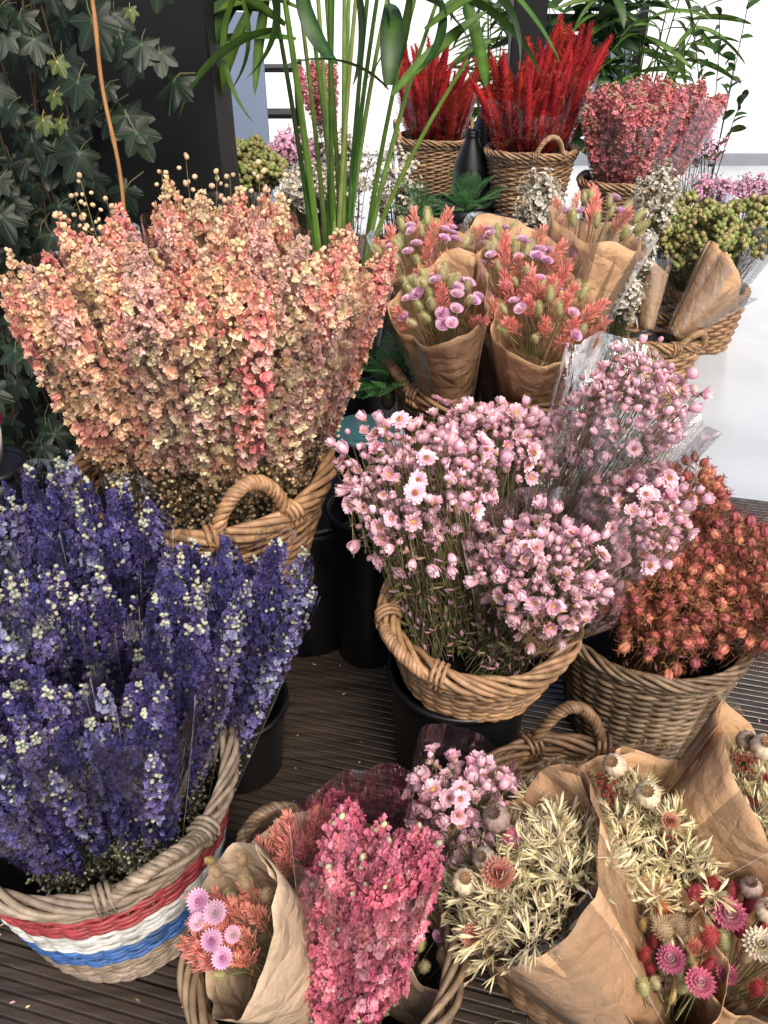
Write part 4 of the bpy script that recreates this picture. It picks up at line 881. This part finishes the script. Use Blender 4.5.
# --- palm
def leafblade(L,Wd,bend,c0,c1,n=12):
    v=[];c=[]
    for i in range(n+1):
        t=i/n; w_=Wd*sin(pi*min(1,.06+.94*t))**.6*(1 if t<.98 else .1); a=bend*t
        x=L*t*cos(a*.5); z=L*t*sin(a*.5)*-1
        for k in (-1,0,1): v.append((x,k*w_/2,z+abs(k)*w_*.22)); c.append(c0 if k else c1)
    q=[(i*3+k,i*3+3+k,i*3+4+k,i*3+1+k) for i in range(n) for k in range(2)]
    return MB().raw(v,np.array(c),q,smooth=True)
PG=srgb(56,88,34); PG2=srgb(88,118,46); DG=srgb(30,54,30)
BLD=[leafblade(.42,.044,b_,PG,PG2).mesh('leaf',M_LEAF) for b_ in (.5,1.1,1.7)]
BLDD=[leafblade(.34,.075,b_,DG,PG).mesh('leaf',M_LEAF) for b_ in (.6,1.4)]
pb0=P(338,240,2.35); pot_z=pb0.z-.36
palm=thing('palm_plant','green palm with a fan of upright stems behind the peach larkspur','palm',(pb0.x,2.35,pot_z))
build('pot',MB().add(lathe([(.001,0),(.11,0),(.14,.17),(.15,.17),(.15,.19),(.135,.19),(.125,.15),(.001,.15)],srgb(30,30,32),36)),M_BLACK,palm)
bucket('tall black bucket under the potted palm',pb0.x,2.35,pot_z,.16,.15)
o0=np.array([pb0.x,2.35,pot_z])
targ=[(262,-60,2.3),(272,-80,2.5),(278,-40,2.2),(300,-60,2.4),(312,-80,2.3),(322,-60,2.5),(335,-80,2.3),(345,-60,2.4),(352,-90,2.5),(362,-60,2.3),(375,-70,2.4),(385,-50,2.3),(400,-60,2.5),(425,-40,2.4),(445,-20,2.3),(330,-90,2.2),(468,60,2.25),(290,-70,2.5)]
for i,(px,py,Y) in enumerate(targ):
    t=np.array(P(px,py,Y)); b=np.array([pb0.x+(px-340)*.00045+U(-.03,.03),2.35+U(-.05,.05),pot_z+.15]); m1=(b+t)/2+np.array([-(t[0]-b[0])*.18,0,.03])
    pts=[(1-s)**2*b+2*(1-s)*s*m1+s*s*t-o0 for s in np.linspace(0,1,14)]
    build('stem',MB().add(tube(pts,np.linspace(.0088,.0045,14),7,vary(pick([PG,PG2,srgb(110,140,62),srgb(128,150,76)]),.1))),M_LEAF,palm)
def place_leaf(parent,orig,p,d,droop,meshes,s=1.0):
    d=np.array(d,float); d/=np.linalg.norm(d); up=np.array([0,0,1.]); y=np.cross(up,d); y/=np.linalg.norm(y)+1e-9; z=np.cross(d,y); ra=U(-1.2,1.2); y,z=y*cos(ra)+z*sin(ra),z*cos(ra)-y*sin(ra)
    o=link('leaf',pick(meshes),parent,loc=np.array(p)-orig,rot=Matrix(np.stack([d,y,z],1).tolist()).to_euler()); o.scale=(s,s,s)
for (px,py,Y,dx,dz_,s) in [(388,85,2.2,.1,1,.75),(388,90,2.2,-.6,.6,.65),(392,95,2.2,.9,.9,.7),(300,10,2.3,-1,.35,.95),(290,0,2.3,-1,.1,.9),(285,25,2.2,-.8,.5,.7),(262,10,2.3,-1,.2,.6),(330,-10,2.3,-1,.5,.8),(380,0,2.3,1,.3,.8),(410,-20,2.4,1,.3,.9),(430,-10,2.3,.9,-.1,.8),(455,-30,2.3,.8,-.2,.8),(350,-30,2.2,.3,-1,.7),(410,-10,2.3,-.1,-1,.6),(310,-30,2.4,-.7,-.2,.7),(270,-20,2.3,-.3,-.9,.6),(470,-40,2.4,.9,-.5,.8),(245,-20,2.3,-.6,-.7,.6),(375,-30,2.3,.5,-.6,.6),(240,-10,2.2,-.4,-.5,.7),(255,0,2.3,-.5,-.8,.7),(232,-20,2.2,.5,-.9,.7),(280,30,2.2,-.7,-.1,.8),(296,40,2.3,-1,.1,.8),(265,-30,2.2,.4,-1,.7),(300,-20,2.2,.1,-1,.6),(440,0,2.2,.2,-1,.5),(425,30,2.2,.8,.6,.6),(460,-20,2.3,.4,-.9,.7)]:
    place_leaf(palm,o0,P(px,py,Y),(dx,U(-.3,.2),dz_),0,BLD+BLDD,s)
# more plants far behind: dark palm and a feathery one at the top right
def bush_palm(label,px,py,Y,n,spread,s,meshes,base_z=.0,group='green plants in the background'):
    c=P(px,py,Y); root=thing('potted_palm',label,'plant',(c.x,Y,base_z),group); o0=np.array([c.x,Y,base_z])
    build('pot',MB().add(lathe([(.001,0),(.13,0),(.17,.3),(.18,.3),(.18,.32),(.16,.32),(.15,.26),(.001,.26)],srgb(30,30,32),32)),M_BLACK,root)
    st=MB()
    for k in range(n):
        a=U(0,6.28); r=spread*U(.3,1); t=np.array([r*cos(a),r*sin(a)*.6,c.z-base_z+U(-.15,.35)]); b=np.array([U(-.05,.05),U(-.05,.05),.26])
        pts=[b+(t-b)*s_+np.array([0,0,.15*sin(pi*s_)]) for s_ in np.linspace(0,1,10)]; st.add(tube(pts,np.linspace(.008,.003,10),5,vary(PG,.15)))
        for j in range(14):
            q=np.array(pts[min(9,3+j//2)]); sd=1 if j%2 else -1
            d=np.array([cos(a)*.5-sin(a)*sd*.8,sin(a)*.5+cos(a)*sd*.8,U(-.3,.6)]); place_leaf(root,np.zeros(3),q,d,0,meshes,s*U(.6,1.1))
    build('stems',st,M_LEAF,root); return root
bush_palm('dark green palm fronds above the scarlet plumes',572,-10,5.6,14,.45,.95,BLDD)
bush_palm('blue green leafy plant at the top right above the rose larkspur',655,0,5.6,12,.5,.8,BLD)
bush_palm('green leafy plant between the palm and the dark post',500,30,6.4,12,.35,.85,BLD)
sp=thing('leafy_sprig','thin hanging sprigs with small round leaves against the bright floor',"plant",(P(720,140,4.9).x,4.9,.4),'green plants in the background')
o0=np.array([P(720,140,4.9).x,4.9,.4]); st=MB(); LF=leafblade(.07,.035,.6,DG,PG,6).mesh('leaf',M_LEAF)
for (px,py) in [(735,60),(742,100),(715,150),(690,10),(720,15),(700,60),(750,-5)]:
    t=np.array(P(px,py,4.9))-o0; pts=[t*s_+np.array([0,0,.12*sin(pi*s_)]) for s_ in np.linspace(0,1,14)]; st.add(tube(pts,.003,4,DG))
    for j in range(7):
        place_leaf(sp,np.zeros(3),pts[7+j] if 7+j<14 else t,(U(-1,1),U(-.5,.2),U(-.3,1)),0,[LF],U(.8,1.3))
build('stems',st,M_LEAF,sp)
bucket('black bucket holding the leafy sprigs',P(720,140,4.9).x,4.92,.42,.14)

# --- ferns
def fern(label,c,r,n,group='feathery green ferns'):
    c=np.array(c); root=thing('fern',label,'fern',c,group); fr=MB(); L=.14
    for k in range(12):
        t=k/11; l=.045*sin(pi*(.12+.85*(1-t)))
        for sd in (-1,1):
            p0=np.array([L*t,0,.03*t-.05*t*t]); e=p0+np.array([l*.6,sd*l,.004])
            for s_ in np.linspace(.2,1,6):
                q=p0+(e-p0)*s_; fr.raw([q,q+np.array([.0075,sd*.001,.003]),q+np.array([.004,sd*.0025,.0])],srgb(70,124,66)*U(.7,1.2),t=[(0,1,2)]); fr.raw([q,q+np.array([-.003,sd*.006,.004]),q+np.array([-.0005,sd*.005,.0])],srgb(78,132,70)*U(.7,1.2),t=[(0,1,2)])
            fr.add(tube([p0,e],.0005,3,srgb(50,80,40)))
    fr.add(tube([(L*t,0,.03*t-.05*t*t) for t in np.linspace(0,1,6)],.0009,3,srgb(60,80,40)))
    me=fr.mesh('frond',M_LEAF); build('crown',MB().add(ellip(.02,.03,srgb(60,60,40),8,6),t=(0,0,-.03)),M_LEAF,root)
    for k in range(n):
        a=U(0,6.28); el=U(.1,1.3); d=np.array([cos(a)*cos(el),sin(a)*cos(el),sin(el)]); y=np.cross([0,0,1.],d); y/=np.linalg.norm(y); z=np.cross(d,y)
        o=link('frond',me,root,loc=d*r*U(0,.45),rot=Matrix(np.stack([d,y,z],1).tolist()).to_euler()); s=r/.14*U(.7,1.1); o.scale=(s,s,s)
fern('feathery green fern behind the back coral bouquets',P(424,222,2.5),.09,26)
fern('feathery green fern in the gap below the peach larkspur sleeve',P(388,388,1.85),.11,26)
fern('feathery green fern between the palm stems and red plumes',P(468,214,2.9),.11,22)
tp=thing('teal_pot','dark teal glazed pot rim in the gap beside the pink daisies','pot',(P(362,420,1.7).x,1.76,P(366,430,1.7).z-.24))
build('body',MB().add(lathe([(.001,0),(.05,0),(.075,.2),(.08,.2),(.08,.215),(.072,.215),(.066,.19),(.001,.18)],srgb(60,100,110),36)),M_POT,tp)
bucket('black bucket under the teal pot',P(366,420,1.7).x,1.74,P(366,430,1.7).z-.241,.1,.09)

# --- shrubs at the back left
def shrub(label,c,r,items,n,stems=STEMG,group='flowering shrubs behind the palm'):
    return dome_bunch(label,(c[0],c[1],max(.05,c[2]-.5)),c,(r,r*.8,r*.6),[(items[0],items[1],n,items[2])],group,name='shrub',cat='shrub',stems=stems,hemi=-.5,face=.2,stemr=.002)
shrub('olive green shrub just right of the black pillar',P(250,170,3.6),.16,('leaf_cluster',GP,1.1),70)
shrub('white flowering shrub between the shrub and the palm stems',P(310,190,3.4),.15,('blossom_cluster',WH,1.2),50)
shrub('pale pink flowering shrub behind the white one',P(292,150,3.9),.11,('blossom_cluster',PT,1.2),34)
bucket('black bucket under the olive green shrub',P(250,170,3.6).x,3.6,.6,.2)
bucket('black bucket under the white flowering shrub',P(310,190,3.4).x,3.42,.6,.2)

# --- far background: boards, posts, shelf, threshold
pn=thing('display_board','blue grey standing board right of the black pillar','board',(P(244,100,5.2).x,5.2,0))
build('panel',MB().add(box(0,0,.75,.26,.04,1.5)),M_GREYPANEL,pn); build('foot',MB().add(box(0,0,.02,.3,.3,.04)),M_PILLAR,pn)
sh=thing('shelf_rack','black shelf rack standing behind the palm','shelf',(P(274,105,5.6).x,5.6,0))
for zz in (.35,.7,.95,1.2): build('shelf',MB().add(box(0,0,zz,.3,.3,.025)),M_PILLAR,sh)
for sx in (-1,1):
    for sy in (-1,1): build('post',MB().add(box(sx*.16,sy*.14,.62,.025,.025,1.24)),M_PILLAR,sh)
dp=thing('dark_post','dark upright post behind the scarlet plumes','post',(P(528,40,4.7).x,4.75,0))
ob=build('shaft',MB().add(box(0,0,1.3,.17,.12,2.6)),M_PILLAR,dp); ob.modifiers.new('b','BEVEL').width=.005
build('foot',MB().add(box(0,0,.03,.22,.17,.06)),M_PILLAR,dp)
th=thing('window_sill','long grey metal sill across the far end of the pale floor','sill',(3.0,9.6,0))
build('rail',MB().add(box(3,0,.03,10,.1,.12)),simple('grey_metal',srgb(120,125,132),.4,noise=.1),th)
fw=thing('outside_backdrop','plain white backdrop standing in for the bright outside beyond the pale floor','wall',(0,10.2,0))  # added white surface, stands in for the overexposed outside
build('face',MB().add(box(1,0,1.6,26,.12,3.2)),M_PALE,fw); build('trim',MB().add(box(1,-.07,3.15,26,.03,.12)),M_PALE,fw)
ds=thing('display_stand','black display stand with a grey panel behind the scarlet plumes','stand',(P(588,20,6.2).x,6.2,0))
build('frame',merged(box(-.36,0,.9,.05,.06,1.8,srgb(18,18,20)),box(.36,0,.9,.05,.06,1.8,srgb(18,18,20)),box(0,0,1.42,.70,.05,.10,srgb(18,18,20)),box(0,0,.85,.70,.05,.05,srgb(18,18,20))),M_PILLAR,ds)
build('panel',MB().add(box(0,.04,1.1,.66,.02,.5)),M_GREYPANEL,ds)
# dark vases between the two plume baskets
VS=lathe([(.001,0),(.075,0),(.085,.05),(.08,.2),(.035,.33),(.03,.36),(.036,.38),(.028,.385),(.024,.34),(.001,.3)],srgb(24,24,26),30)
vm=MB().add(VS).mesh('body',M_BLACK)
for k,(px,py,Y,lab) in enumerate([(484,168,4.3,'tall black vase between the two red plume baskets'),(470,178,4.05,'short black vase left of the nearer red plume basket')]):
    p=P(px,py,Y); v_=thing('black_vase',lab,'vase',(p.x,Y,p.z-.1),'black vases between the plume baskets'); o=link('body',vm,v_); o.scale=(1,1,1.15-.35*k)
    build('neck_ring',MB().add(lathe([(.036,0),(.041,.004),(.036,.01)],srgb(30,30,32),24)),M_BLACK,v_,loc=(0,0,.35*(1.15-.35*k)))
    bucket(['tall black bucket under the tall vase','tall black bucket under the short vase'][k],p.x,Y,p.z-.102,.13,.12)
# pink and white pot at the left edge
p=P(-14,462,1.55); pp_=thing('plastic_pot','white and magenta plastic pot at the left edge below the ivy','pot',(p.x,1.55,p.z))
build('body',MB().add(lathe([(.001,0),(.038,0),(.05,.085),(.046,.085),(.036,.01),(.001,.01)],srgb(215,212,205),30)),M_WHITEP,pp_)
build('lid',MB().add(lathe([(.053,.07),(.056,.075),(.056,.105),(.05,.112),(.001,.112)],srgb(215,30,95),30)),M_PINKPOT,pp_,loc=(0,0,.02))
bucket('black bucket at the left edge under the magenta pot',p.x,1.55,p.z-.001,.08,.07)

# --- fallen petals and leaf bits on the deck
fp=MB()
for k in range(420):
    c=pick([srgb(230,170,190),srgb(210,170,120),srgb(120,110,70),srgb(90,80,150),srgb(240,200,160),srgb(150,120,84)]); x=U(-1.0,1.3); y=U(.55,2.3)
    fp.add(petal(U(.004,.012),U(.003,.007),U(-.6,.6),c,c*.85,.2,.4,2),rotZ(U(0,6.28))@rotY(U(-.2,.2)),(x,y,U(.002,.004)))
for k in range(120):
    x=U(-1.0,1.3); y=U(.55,2.3); a=U(0,6.28); l=U(.01,.04); fp.add(tube([(x,y,.003),(x+l*.5*cos(a),y+l*.5*sin(a),.005),(x+l*cos(a+.3),y+l*sin(a+.3),.003)],.0006,3,STEM))
o=build('fallen_petals',fp,M_PETAL); tag(o,'scattered fallen petals and stem bits on the dark decking','petals',None,'stuff')
